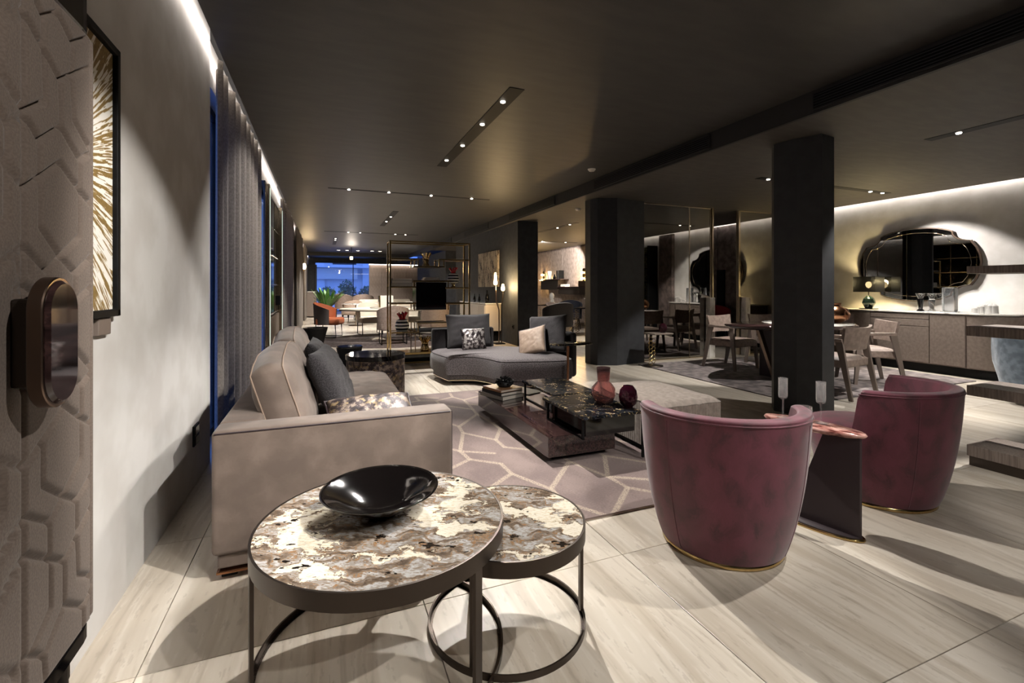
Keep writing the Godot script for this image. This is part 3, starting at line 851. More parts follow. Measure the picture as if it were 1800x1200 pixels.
func wall_things():
	# ray picture on the left wall
	var t := thing("ray_picture", "black-framed white picture with golden rays on the pale left wall", "picture", P(-0.74, 1.725, 1.615))
	var g := G.new()
	for e in [-1, 1]:
		g.rbox(Vector3(0.016, 0, e * 0.457), Vector3(0.03, 0.995, 0.026), 0.003)
		g.rbox(Vector3(0.016, e * 0.484, 0), Vector3(0.03, 0.026, 0.94), 0.003)
	part(t, "frame", g, M.black)
	var im := Image.create(512, 512, false, Image.FORMAT_RGB8)
	var n1 := fl(5, 0.05, 3); var n2 := fl(6, 0.35, 2); var n3 := fl(8, 0.9, 1)
	for y in 512:
		for x in 512:
			var p := Vector2(x - 256, y - 266) * 1.5
			var r := p.length(); var a := p.angle()
			var w := n2.get_noise_2d(a * 62.0, r * 0.006) + n3.get_noise_2d(a * 70.0, r * 0.015) * 0.45 + n1.get_noise_2d(x * 0.4, y * 0.4) * 0.25
			var k := ss(-0.02, 0.06, w + 0.05)
			var gold := Color8(104, 82, 44).lerp(Color8(150, 124, 72), 0.5 + 0.5 * n1.get_noise_2d(x * 2.0, y * 2.0))
			im.set_pixel(x, y, Color8(226, 222, 214).lerp(gold, k))
	var m := sm("ray_art", Color.WHITE, 0.55)
	m.albedo_texture = ImageTexture.create_from_image(im)
	g = G.new()
	g.quad(Vector3(0.014, -0.475, 0.447), Vector3(0.014, -0.475, -0.447), Vector3(0.014, 0.475, -0.447), Vector3(0.014, 0.475, 0.447), Vector3.RIGHT, Vector2(0, 1), Vector2(1, 1), Vector2(1, 0), Vector2(0, 0))
	part(t, "canvas", g, m)
	g = G.new(); g.rbox(Vector3.ZERO, Vector3(0.02, 0.06, 0.1), 0.003)
	solo("wall_plate", g, M.taupe_lacquer, "small taupe plate on the wall under the ray picture", "plate", P(-0.73, 2.09, 1.085))
	t = thing("wall_socket", "black double socket low on the pale left wall", "socket", P(-0.735, 3.44, 0.315))
	g = G.new(); g.rbox(Vector3.ZERO, Vector3(0.012, 0.125, 0.125), 0.003)
	part(t, "plate", g, M.black)
	for e in [-1, 1]:
		g = G.new(); g.rbox(Vector3(0.004, e * 0.03, 0), Vector3(0.012, 0.05, 0.09), 0.003)
		part(t, "insert", g, M.black_gloss)

func curtain(d0: float, d1: float, x: float, folds: int, label: String, seed_: int, y1 := 2.86):
	var ns := fl(seed_, 0.7, 2)
	var g := G.new()
	var f := func(u: float, v: float) -> Vector3:
		var d := lerpf(d0, d1, u)
		var ph := u * folds * TAU + ns.get_noise_1d(u * 9.0) * 1.6
		var amp := 0.05 * (0.75 + 0.35 * ns.get_noise_1d(u * 23.0 + 5.0)) * (1.0 + 0.12 * sin(v * 3.0 + u * 20.0))
		return P(x + sin(ph) * amp + 0.01 * sin(ph * 2.0 + 1.0), d + 0.018 * cos(ph), lerpf(0.015, y1, v))
	g.sheet(folds * 12, 6, f, true, 5)
	solo("curtain", g, M.curtain, label, "curtain", Vector3.ZERO, 0.0, "floor-length greige curtains along the window wall")

func sofa():
	var t := thing("sofa", "taupe nubuck sofa with broad arm and stitched back cushions by the curtains", "sofa", P(-0.43, 2.25, 0.014))
	# local: x 0..1.02 across the depth of the sofa, z 0..-2.55 along it
	var g := G.new(); g.rbox(Vector3(0.51, 0.065, -1.27), Vector3(0.98, 0.06, 2.5), 0.008)
	part(t, "base", g, M.nubuck)
	g = G.new(); g.rbox(Vector3(0.51, 0.022, -1.27), Vector3(0.985, 0.012, 2.52), 0.003)
	part(t, "base_trim", g, M.copper)
	for e in [[0.06, -0.08], [0.95, -0.08], [0.06, -2.46], [0.95, -2.46]]:
		g = G.new(); g.rbox(Vector3(e[0], 0.009 - (0.007 if e[0] < 0.5 else 0.0), e[1]), Vector3(0.06, 0.018 + (0.014 if e[0] < 0.5 else 0.0), 0.06), 0.002)
		part(t, "foot", g, M.black)
	g = G.new(); g.rbox(Vector3(0.51, 0.355, -0.075), Vector3(1.02, 0.52, 0.15), 0.022, Basis(), true)
	part(t, "arm", g, M.nubuck)
	g = G.new()
	var sm_ := 0.001
	var loop := [Vector3(0.012, 0.604, -sm_), Vector3(1.008, 0.604, -sm_)]
	g.tube(loop, 0.0035, 6); g.tube([Vector3(1.019, 0.602, -0.015), Vector3(1.019, 0.11, -0.015)], 0.003, 6)
	part(t, "arm_piping", g, M.dark_leather)
	g = G.new(); g.rbox(Vector3(0.085, 0.355, -1.36), Vector3(0.17, 0.52, 2.42), 0.022, Basis(), true)
	part(t, "back_frame", g, M.nubuck)
	# two long seat cushions
	for k in 2:
		var z0 := -0.155 - 1.2 * k
		var ns := fl(70 + k, 1.6, 3)
		g = G.new()
		var f := func(u: float, v: float) -> Vector3:
			var a := u * 2 - 1; var b := v * 2 - 1
			var e := pow(maxf(0, (1 - pow(absf(a), 6.0)) * (1 - pow(absf(b), 6.0))), 0.35)
			return Vector3(0.60 + a * 0.415, 0.32 + 0.105 * e + 0.012 * ns.get_noise_2d(a * 2.0, b * 3.0) * e + 0.018 * (1 - a * a) * (1 - b * b), z0 - 0.595 + b * -0.592)
		g.sheet(28, 36, f, false, 5)
		var skirt := func(u: float, v: float) -> Vector3:
			var pe := u * 4.0
			var a := 0.0; var b := 0.0
			if pe < 1: a = -1 + 2 * pe; b = -1
			elif pe < 2: a = 1; b = -1 + 2 * (pe - 1)
			elif pe < 3: a = 1 - 2 * (pe - 2); b = 1
			else: a = -1; b = 1 - 2 * (pe - 3)
			var bul := 0.012 * sin(v * PI)
			return Vector3(0.60 + a * (0.415 + bul), lerpf(0.10, 0.32, v), z0 - 0.595 - b * (0.592 + bul * 0.3))
		g.sheet(48, 4, skirt, true, 6)
		part(t, "seat_cushion", g, M.nubuck)
	# two box back cushions with a raised stitched border, leaning on the back
	for k in 2:
		var ns := fl(80 + k, 1.3, 3)
		var L := 1.08; var Hh := 0.47; var T := 0.20
		var c := Node3D.new(); c.name = "back_cushion"; t.add_child(c, true)
		c.position = Vector3(0.31, 0.38 + 0.015 * k, -0.27 - 1.12 * k); c.rotation.z = 0.30 + 0.02 * k
		g = G.new()
		for sg in [-1.0, 1.0]:
			var f2 := func(u: float, v: float) -> Vector3:
				var a := u * 2 - 1; var b := v * 2 - 1
				var e := pow(maxf(0, (1 - pow(absf(a), 3.0)) * (1 - pow(absf(b), 3.4))), 0.5)
				return Vector3(sg * (T / 2 - 0.03 + 0.055 * e + 0.016 * ns.get_noise_3d(a * 1.6, b * 1.6, sg) * e), (b + 1) * Hh / 2 * (1 + 0.06 * (1 - a * a)) - 0.02 * a * a * v, -(u * L))
			g.sheet(26, 18, f2, sg > 0, 5)
		var rim := func(u: float, v: float) -> Vector3:
			var pe := u * 4.0
			var a := 0.0; var b := 0.0
			if pe < 1: a = -1 + 2 * pe; b = -1
			elif pe < 2: a = 1; b = -1 + 2 * (pe - 1)
			elif pe < 3: a = 1 - 2 * (pe - 2); b = 1
			else: a = -1; b = 1 - 2 * (pe - 3)
			var bul := 0.022 * sin(v * PI) + 0.006 * ns.get_noise_2d(u * 12.0, v * 2.0)
			var vv := (b + 1) / 2
			return Vector3(lerpf(-T / 2 + 0.03, T / 2 - 0.03, v), (b + 1) * Hh / 2 * (1 + 0.06 * (1 - a * a)) - 0.02 * a * a * vv + b * bul, -((a + 1) / 2 * L) - a * bul)
		g.sheet(64, 6, rim, false, 6)
		part(c, "cover", g, M.nubuck)
		g = G.new()
		for sg in [-1.0, 1.0]:
			var pts := []
			for i in 80:
				var r: Vector3 = rim.call(i / 80.0, 0.5 + sg * 0.5)
				pts.append(r + Vector3(sg * 0.002, 0, 0))
			g.tube(pts, 0.0042, 6, true)
		part(c, "piping", g, M.beige_leather)

func cushion(called: String, label: String, m: Material, at: Vector3, rot: Vector3, w: float, h: float, th: float, seed_: int, piping: Material = null, plump := 0.42):
	var o := thing(called, label, "cushion", at)
	o.rotation = rot
	var g := G.new(); g.pillow(w, h, th, seed_, 22, 0.03, plump)
	part(o, "cover", g, m)
	if piping:
		var pts := []
		for i in 64:
			var pe := i / 16.0
			var a := 0.0; var b := 0.0
			if pe < 1: a = -1 + 2 * pe; b = -1
			elif pe < 2: a = 1; b = -1 + 2 * (pe - 1)
			elif pe < 3: a = 1 - 2 * (pe - 2); b = 1
			else: a = -1; b = 1 - 2 * (pe - 3)
			pts.append(Vector3(a * (1 - 0.05 * (1 - b * b)) * w / 2, (b * (1 - 0.05 * (1 - a * a)) + 1) * h / 2, 0))
		g = G.new(); g.tube(pts, 0.006, 6, true)
		part(o, "piping", g, piping)

func ring_table(called: String, label: String, x: float, d: float, r: float, h: float, legs: Array):
	var t := thing(called, label, "coffee table", P(x, d, 0))
	var g := G.new()
	g.lathe([Vector2(0, h - 0.022), Vector2(r - 0.008, h - 0.022), Vector2(r - 0.008, h - 0.001), Vector2(0, h - 0.001)], 72, Vector3.ZERO, 1, 1, true)
	part(t, "stone_top", g, M.quartzite)
	g = G.new()
	g.lathe([Vector2(r - 0.012, h - 0.052), Vector2(r, h - 0.052), Vector2(r, h), Vector2(r - 0.007, h), Vector2(r - 0.007, h - 0.052)], 72, Vector3.ZERO, 1, 1, true)
	part(t, "rim", g, M.bronze_dark)
	g = G.new()
	g.lathe([Vector2(r - 0.016, 0.0), Vector2(r, 0.0), Vector2(r, 0.022), Vector2(r - 0.006, 0.022), Vector2(r - 0.006, 0.0)], 72, Vector3.ZERO, 1, 1, true)
	part(t, "base_ring", g, M.bronze_dark)
	for a in legs:
		g = G.new()
		var v := Vector3(cos(a), 0, sin(a))
		g.rbox(v * (r - 0.007) + Vector3.UP * (h - 0.03) / 2, Vector3(0.012, h - 0.054, 0.034), 0.002, Basis(Vector3.UP, -a))
		part(t, "leg", g, M.bronze_dark)

func front_tables():
	ring_table("round_coffee_table", "large round coffee table of brown and cream quartzite holding the black bowl", 0.192, 1.645, 0.405, 0.446, [PI * 0.93, PI * 0.305, PI * 1.6])
	ring_table("round_coffee_table", "smaller lower round quartzite table tucked under the larger one", 0.632, 1.622, 0.288, 0.372, [0.26, PI * 0.735, PI * 1.455])
	var g := G.new()
	g.lathe([Vector2(0, 0.0), Vector2(0.06, 0.0), Vector2(0.065, 0.012), Vector2(0.1, 0.026), Vector2(0.15, 0.056), Vector2(0.192, 0.084), Vector2(0.197, 0.088), Vector2(0.196, 0.092), Vector2(0.185, 0.088), Vector2(0.14, 0.064), Vector2(0.09, 0.036), Vector2(0.04, 0.022), Vector2(0, 0.018)], 64)
	solo("bowl", g, M.bowl_glaze, "wide glossy black footed bowl on the large round table", "bowl", P(0.183, 1.672, 0.447))

func rug():
	var w := 2.55; var l := 3.2
	var n := 1000
	var im := Image.create(n, n, false, Image.FORMAT_RGB8)
	var a := fl(91, 0.006, 4); var b := fl(92, 0.12, 3)
	for y in n:
		for x in n:
			var v := a.get_noise_2d(x, y) * 0.9 + b.get_noise_2d(x * 1.0, y * 2.2) * 0.55
			im.set_pixel(x, y, Color8(98, 83, 80).lerp(Color8(120, 104, 99), ss(-0.55, 0.55, v)))
	# overlapping stretched hexagons outlined in pale metallic yarn
	var rng := RandomNumberGenerator.new(); rng.seed = 12
	var speck := fl(93, 0.22, 2)
	var pts := {}
	var sx := 0.40; var sz := 0.62
	for i in range(-1, 13):
		for j in range(-1, 10):
			pts[[i, j]] = Vector2(i * sx + (0.0 if j % 2 == 0 else sx * 0.5), j * sz * 0.75) + Vector2(rng.randf_range(-0.10, 0.10), rng.randf_range(-0.11, 0.11))
	var segs := []
	for i in range(0, 12):
		for j in range(0, 9):
			var p: Vector2 = pts[[i, j]]
			var up: Vector2 = p + Vector2(rng.randf_range(-0.02, 0.02), sz * 0.30)
			segs.append([p, up])
			var o := 0 if j % 2 == 0 else 1
			for e in [0, -1]:
				if pts.has([i + o + e, j + 1]) and rng.randf() < 0.93: segs.append([up, pts[[i + o + e, j + 1]]])
			if rng.randf() < 0.35: segs.append([p, p + Vector2(sx * 0.55, sz * 0.22)])
	for s in segs:
		var p: Vector2 = Vector2(s[0].x / w, s[0].y / l) * n; var q: Vector2 = Vector2(s[1].x / w, s[1].y / l) * n
		stroke(im, p, q, 7.5, Color8(160, 146, 128), speck)
	var m := sm("hex_rug", Color.WHITE, 0.95)
	m.albedo_texture = ImageTexture.create_from_image(im)
	m.rim_enabled = true; m.rim = 0.3
	relief(m, noise(0.3, [], [], 95, 256), 0.02)
	var g := G.new()
	g.quad(P(0.10, 2.14, 0.014), P(2.65, 2.14, 0.014), P(2.65, 5.34, 0.014), P(0.10, 5.34, 0.014), Vector3.UP, Vector2(0, 1), Vector2(1, 1), Vector2(1, 0), Vector2(0, 0))
	var c := [P(0.10, 2.14), P(2.65, 2.14), P(2.65, 5.34), P(0.10, 5.34)]
	for k in 4:
		var p: Vector3 = c[k]; var q: Vector3 = c[(k + 1) % 4]
		g.quad(p, q, q + Vector3.UP * 0.014, p + Vector3.UP * 0.014, (p + q) / 2 - P(1.175, 3.74), Vector2(0.01, 0.01), Vector2(0.02, 0.01), Vector2(0.02, 0.02), Vector2(0.01, 0.02))
	g.quad(c[0], c[1], c[2], c[3], Vector3.DOWN)
	solo("rug", g, m, "mauve rug with pale outlined hexagons under the coffee tables", "rug")

func book(label: String, cover: Color, at: Vector3, turn: float, w: float, dd: float, h: float, key: String):
	var t := thing("book", label, "book", at, turn, "books stacked on the low table")
	var m := sm("cover_" + key, cover, 0.4)
	var g := G.new()
	g.rbox(Vector3(0, 0.0015, 0), Vector3(w, 0.003, dd), 0.001); g.rbox(Vector3(0, h - 0.0015, 0), Vector3(w, 0.003, dd), 0.001)
	g.rbox(Vector3(-w / 2 + 0.0015, h / 2, 0), Vector3(0.003, h, dd), 0.001)
	part(t, "cover", g, m)
	g = G.new(); g.box(Vector3(0.002, h / 2, 0), Vector3(w - 0.012, h - 0.006, dd - 0.01))
	part(t, "pages", g, M.paper)

func coffee_group():
	# long low lacquered bench-table
	var t := thing("low_coffee_table", "long low coffee table of glossy dark veined wood on the rug", "coffee table", P(1.70, 3.675, 0.014))
	var g := G.new(); g.rbox(Vector3(0, 0.115, 0), Vector3(0.54, 0.145, 1.57), 0.004)
	part(t, "body", g, M.macassar)
	g = G.new(); g.rbox(Vector3(0.02, 0.022, 0), Vector3(0.44, 0.043, 1.4), 0.002)
	part(t, "plinth", g, M.black)
	# marble table straddling it: two offset slabs on thin black legs
	t = thing("marble_coffee_table", "black gold-veined marble table on thin legs beside the pouf", "coffee table", P(1.84, 3.38, 0))
	g = G.new(); g.rbox(Vector3(0.0, 0.352, 0.345), Vector3(0.47, 0.022, 0.63), 0.003)
	part(t, "slab", g, M.black_marble)
	g = G.new(); g.rbox(Vector3(0.085, 0.352, -0.325), Vector3(0.40, 0.022, 0.67), 0.003)
	part(t, "slab", g, M.black_marble)
	for e in [[-0.215, 0.62, 0.19], [0.26, 0.64, 0.014], [-0.215, 0.09, 0.19], [-0.10, -0.06, 0.19], [-0.10, -0.62, 0.19], [0.26, -0.62, 0.014], [0.26, 0.0, 0.014]]:
		g = G.new(); g.rbox(Vector3(e[0], (0.341 + e[2] + 0.012) / 2, e[1]), Vector3(0.016, 0.341 - e[2] - 0.012, 0.016), 0.001)
		part(t, "leg", g, M.black)
	g = G.new()
	g.rbox(Vector3(-0.215, 0.207, 0.355), Vector3(0.016, 0.008, 0.546), 0.001); g.rbox(Vector3(-0.10, 0.207, -0.34), Vector3(0.016, 0.008, 0.576), 0.001)
	part(t, "runner", g, M.black)
	g = G.new(); g.rbox(Vector3(0.02, 0.272, 0.35), Vector3(0.4, 0.13, 0.5), 0.003)
	part(t, "drawer_box", g, M.black_gloss)
	# books, shell magazine and black coral
	book("grey-spined book at the bottom of the stack on the low table", Color8(128, 124, 118), P(1.575, 4.17, 0.203), 0.35, 0.27, 0.33, 0.035, "a")
	book("black book in the middle of the stack on the low table", Color8(26, 26, 28), P(1.575, 4.17, 0.2385), 0.28, 0.25, 0.31, 0.028, "b")
	book("tan-covered book on top of the stack under the coral", Color8(150, 112, 78), P(1.585, 4.18, 0.267), 0.3, 0.26, 0.28, 0.022, "c")
	g = G.new(); g.rbox(Vector3(0, 0.004, 0), Vector3(0.2, 0.008, 0.27), 0.002)
	solo("magazine", g, M.cream_fabric, "pale magazine lying beside the book stack on the low table", "magazine", P(1.86, 4.26, 0.203), 0.4)
	t = thing("coral", "spiky black coral ornament on the tan book", "ornament", P(1.60, 4.17, 0.289))
	g = G.new(); g.lathe([Vector2(0, 0.0), Vector2(0.055, 0.0), Vector2(0.075, 0.02), Vector2(0.06, 0.05), Vector2(0, 0.065)], 18)
	part(t, "core", g, M.coral_black)
	g = G.new()
	var rng := RandomNumberGenerator.new(); rng.seed = 44
	for k in 90:
		var a := rng.randf() * TAU; var b := asin(rng.randf_range(0.0, 1.0))
		var v := Vector3(cos(a) * cos(b), sin(b), sin(a) * cos(b))
		var p := v * Vector3(0.055, 0.04, 0.055) + Vector3(0, 0.02, 0)
		var q := p + (v + Vector3(rng.randf_range(-0.4, 0.4), 0.2, rng.randf_range(-0.4, 0.4))) * 0.035
		g.tube([p, (p + q) / 2 + Vector3(0, 0.004, 0), q], 0.0055, 5)
	part(t, "branches", g, M.coral_black)
	# glass vases
	t = thing("glass_vase", "pink blown-glass vase with ribbed neck on the black marble", "vase", P(1.93, 2.98, 0.364))
	g = G.new()
	g.lathe([Vector2(0, 0.0), Vector2(0.03, 0.0), Vector2(0.07, 0.025), Vector2(0.092, 0.075), Vector2(0.086, 0.12), Vector2(0.058, 0.155), Vector2(0.042, 0.17), Vector2(0.044, 0.22), Vector2(0.05, 0.272), Vector2(0.046, 0.272), Vector2(0.04, 0.22), Vector2(0.038, 0.172), Vector2(0.052, 0.152), Vector2(0.08, 0.118), Vector2(0.086, 0.075), Vector2(0.065, 0.03), Vector2(0.0, 0.008)], 48)
	part(t, "body", g, M.rose_glass)
	g = G.new()
	for k in 9: g.lathe([Vector2(0.0425 + 0.0007 * k, 0.176 + 0.0105 * k), Vector2(0.0462 + 0.0007 * k, 0.180 + 0.0105 * k), Vector2(0.0432 + 0.0007 * k, 0.184 + 0.0105 * k)], 40)
	part(t, "neck_ribs", g, M.rose_glass)
	g = G.new()
	g.lathe([Vector2(0, 0.0), Vector2(0.03, 0.0), Vector2(0.058, 0.03), Vector2(0.068, 0.075), Vector2(0.058, 0.125), Vector2(0.034, 0.155), Vector2(0.02, 0.158), Vector2(0.016, 0.156), Vector2(0.03, 0.148), Vector2(0.052, 0.122), Vector2(0.061, 0.075), Vector2(0.05, 0.03), Vector2(0, 0.01)], 40)
	solo("glass_vase", g, M.plum_glass, "short dark plum glass vase beside the pink one", "vase", P(2.045, 2.835, 0.364))
	# pouf
	t = thing("pouf", "large square taupe pouf with soft top and ribbed sides", "pouf", P(2.475, 3.06, 0.014))
	g = G.new()
	var per := PackedVector2Array()
	var hx := 0.277; var hz := 0.392
	for e in [[-1, -1, 1, -1], [1, -1, 1, 1], [1, 1, -1, 1], [-1, 1, -1, -1]]:
		var n := 44 if e[0] != e[2] else 60
		for k in n:
			var q := Vector2(lerpf(e[0] * hx, e[2] * hx, float(k) / n), lerpf(e[1] * hz, e[3] * hz, float(k) / n))
			var nrm := Vector2(e[3] - e[1], -(e[2] - e[0])).normalized()
			per.append(q + nrm * (0.0035 if k % 2 else -0.0015))
	g.prism(per, 0.04, 0.362, 0.004)
	part(t, "side_cover", g, M.pouf_cloth)
	g = G.new()
	var ns := fl(61, 2.0, 3)
	var f := func(u: float, v: float) -> Vector3:
		var a := u * 2 - 1; var b := v * 2 - 1
		var e := pow(maxf(0, (1 - pow(absf(a), 7.0)) * (1 - pow(absf(b), 7.0))), 0.3)
		return Vector3(a * 0.281, 0.365 + 0.032 * e + 0.012 * (1 - a * a) * (1 - b * b) + 0.006 * ns.get_noise_2d(a, b), b * 0.396)
	g.sheet(24, 30, f, false, 5)
	part(t, "top_cover", g, M.pouf_cloth)
	g = G.new(); g.rbox(Vector3(0, 0.013, 0), Vector3(0.5, 0.026, 0.72), 0.002)
	part(t, "plinth", g, M.black)

func tub_chair(label: String, at: Vector3, turn: float) -> Node3D:
	# opens towards -z; circular base, shell that flares upwards
	var t := thing("tub_armchair", label, "armchair", at, turn, "burgundy velvet tub armchairs")
	var g := G.new()
	g.lathe([Vector2(0.0, 0.0), Vector2(0.268, 0.0), Vector2(0.274, 0.004), Vector2(0.274, 0.02), Vector2(0.262, 0.026), Vector2(0.0, 0.026)], 64)
	part(t, "base_ring", g, M.gold)
	var H := func(th: float) -> float:   # height of the shell at an angle from the back
		var a := absf(rad_to_deg(th))
		if a < 92.0: return 0.665 - 0.012 * (a / 92.0) * (a / 92.0)
		if a < 97.0: return lerpf(0.653, 0.45, (a - 92.0) / 5.0)
		if a < 128.0: return lerpf(0.45, 0.27, pow((a - 97.0) / 31.0, 0.55))
		return 0.27
	var R := func(h: float) -> float:    # outer radius at a height
		var s := clampf(h / 0.665, 0, 1)
		return 0.262 + 0.118 * pow(s, 0.62) + 0.012 * sin(s * PI)
	var nA := 120
	g = G.new()
	var outf := func(u: float, v: float) -> Vector3:
		var th := -PI + TAU * u
		var h: float = 0.026 + (H.call(th) - 0.026) * v
		var r: float = R.call(h)
		return Vector3(sin(th) * r, h, cos(th) * r)
	g.sheet(nA, 22, outf, false, 5)
	part(t, "shell", g, M.velvet)
	g = G.new()
	var inf := func(u: float, v: float) -> Vector3:
		var th := -PI + TAU * u
		var hh: float = H.call(th)
		var h := 0.20 + (hh - 0.20) * v
		var r: float = R.call(h) - lerpf(0.075, 0.062, v)
		return Vector3(sin(th) * r, h, cos(th) * r)
	g.sheet(nA, 14, inf, true, 5)
	part(t, "inner_shell", g, M.velvet)
	g = G.new()
	var topf := func(u: float, v: float) -> Vector3:
		var th := -PI + TAU * u
		var hh: float = H.call(th)
		var ro: float = R.call(hh); var ri := ro - 0.062
		var a := v * PI
		return Vector3(sin(th) * ((ro + ri) / 2 + cos(a) * (ro - ri) / 2), hh + sin(a) * 0.012, cos(th) * ((ro + ri) / 2 + cos(a) * (ro - ri) / 2))
	g.sheet(nA, 8, topf, false, 5)
	part(t, "rim_welt", g, M.velvet)
	var pts := []
	for i in 100:
		var th := deg_to_rad(-92.0 + 184.0 * i / 99.0)
		var hh: float = H.call(th) - 0.012
		var r: float = R.call(hh) + 0.002
		pts.append(Vector3(sin(th) * r, hh, cos(th) * r))
	g = G.new(); g.tube(pts, 0.0035, 6)
	part(t, "piping", g, M.velvet)
	for th in [deg_to_rad(-52.0), deg_to_rad(52.0)]:
		g = G.new()
		var sp := []
		for i in 16:
			var h := 0.03 + 0.60 * i / 15.0
			var r: float = R.call(h) + 0.0002
			sp.append(Vector3(sin(th) * r, h, cos(th) * r))
		g.tube(sp, 0.0022, 5)
		part(t, "seam", g, M.velvet)
	g = G.new()
	g.lathe([Vector2(0, 0.24), Vector2(0.262, 0.24), Vector2(0.30, 0.275), Vector2(0.302, 0.36), Vector2(0.285, 0.405), Vector2(0.2, 0.422), Vector2(0, 0.428)], 56, Vector3(0, 0, -0.07), 0.96, 0.98)
	part(t, "seat_cushion", g, M.velvet)
	return t

func velvet_corner():
	var c := tub_chair("burgundy velvet tub armchair in front of the taupe pouf", P(1.80, 1.745), deg_to_rad(-30.0))
	var c2 := copy(c, P(3.075, 1.79), deg_to_rad(20.0), "burgundy velvet tub armchair next to the stepped plank shelves")
	# narrow side table between them
	var t := thing("side_table", "narrow oval red marble side table on a dark leather panel", "side table", P(2.36, 1.685), 0.24)
	var g := G.new()
	g.lathe([Vector2(0, 0.495), Vector2(0.215, 0.495), Vector2(0.236, 0.502), Vector2(0.242, 0.511), Vector2(0.234, 0.519), Vector2(0, 0.521)], 56, Vector3.ZERO, 0.36, 1.0)
	part(t, "top", g, M.red_marble)
	g = G.new()
	var po := PackedVector2Array([Vector2(-0.20, 0.018), Vector2(0.215, 0.018), Vector2(0.215, 0.495), Vector2(0.06, 0.495), Vector2(-0.06, 0.14), Vector2(-0.20, 0.12)])
	var faces := []
	var tri := Geometry2D.triangulate_polygon(po)
	for sg in [-1.0, 1.0]:
		for i in range(0, tri.size(), 3):
			var a := po[tri[i]]; var b := po[tri[i + 1]]; var cc := po[tri[i + 2]]
			g.tri(Vector3(sg * 0.014, a.y, a.x), Vector3(sg * 0.014, b.y, b.x), Vector3(sg * 0.014, cc.y, cc.x))
	for i in po.size():
		var a := po[i]; var b := po[(i + 1) % po.size()]
		g.quad(Vector3(-0.014, a.y, a.x), Vector3(-0.014, b.y, b.x), Vector3(0.014, b.y, b.x), Vector3(0.014, a.y, a.x), Vector3(0, -(b.x - a.x), b.y - a.y))
	part(t, "panel", g, M.dark_leather)
	g = G.new()
	g.lathe([Vector2(0, 0.0), Vector2(0.232, 0.0), Vector2(0.236, 0.006), Vector2(0.232, 0.012), Vector2(0, 0.012)], 48, Vector3.ZERO, 0.36, 1.0)
	part(t, "base_plate", g, M.gold)
	g = G.new(); g.lathe([Vector2(0, 0.012), Vector2(0.222, 0.012), Vector2(0.218, 0.018), Vector2(0, 0.018)], 48, Vector3.ZERO, 0.34, 1.0)
	part(t, "base_cover", g, M.dark_leather)
	# drinking glasses
	var flute := func(at: Vector3, label: String):
		var o := thing("champagne_flute", label, "glass", at, 0.0, "glasses on the red marble side table")
		var q := G.new()
		q.lathe([Vector2(0, 0.0), Vector2(0.03, 0.0), Vector2(0.03, 0.003), Vector2(0.006, 0.006), Vector2(0.004, 0.012), Vector2(0.004, 0.098), Vector2(0.02, 0.108), Vector2(0.022, 0.116), Vector2(0.023, 0.215), Vector2(0.0215, 0.215), Vector2(0.0205, 0.118), Vector2(0.012, 0.111), Vector2(0, 0.109)], 28)
		part(o, "body", q, M.fine_glass)
		q = G.new()
		for k in 7: q.lathe([Vector2(0.0222, 0.124 + 0.007 * k), Vector2(0.0238, 0.1255 + 0.007 * k), Vector2(0.0222, 0.127 + 0.007 * k)], 24)
		part(o, "cut_rings", q, M.fine_glass)
	flute.call(P(2.315, 1.815, 0.521), "tall champagne flute at the far end of the red marble table")
	flute.call(P(2.40, 1.665, 0.521), "champagne flute beside the cut tumbler")
	t = thing("tumbler", "short cut-crystal tumbler between the two flutes", "glass", P(2.345, 1.715, 0.521), 0.0, "glasses on the red marble side table")
	g = G.new()
	g.lathe([Vector2(0, 0.0), Vector2(0.03, 0.0), Vector2(0.034, 0.006), Vector2(0.036, 0.082), Vector2(0.0335, 0.082), Vector2(0.031, 0.014), Vector2(0, 0.012)], 32)
	part(t, "body", g, M.fine_glass)
	g = G.new()
	for k in 16:
		var a := TAU * k / 16
		g.tube([Vector3(cos(a) * 0.034, 0.008, sin(a) * 0.034), Vector3(cos(a) * 0.036, 0.062, sin(a) * 0.036)], 0.0022, 5)
	part(t, "cut_flutes", g, M.fine_glass)

func plank_shelves():
	var t := thing("plank_shelf_unit", "open shelf unit of thick grey-brown planks beside the armchair", "shelf unit", P(4.14, 1.845))
	# planks run from the far end towards the camera and are carried by a post out of the frame
	for y in [[1.323, 1.374], [0.893, 0.96], [0.483, 0.552], [0.066, 0.142]]:
		var g := G.new(); g.rbox(Vector3(0.19, (y[0] + y[1]) / 2, 0.95), Vector3(0.38, y[1] - y[0], 1.9), 0.003)
		part(t, "plank", g, M.wood_grey)
	var g := G.new(); g.rbox(Vector3(0.19, 0.033, 0.95), Vector3(0.36, 0.066, 1.88), 0.002)
	part(t, "plinth", g, M.bronze_dark)
	for z in [1.1, 1.8]:
		g = G.new(); g.rbox(Vector3(0.30, 1.36, z), Vector3(0.04, 2.6, 0.04), 0.002)
		part(t, "post", g, M.bronze_dark)

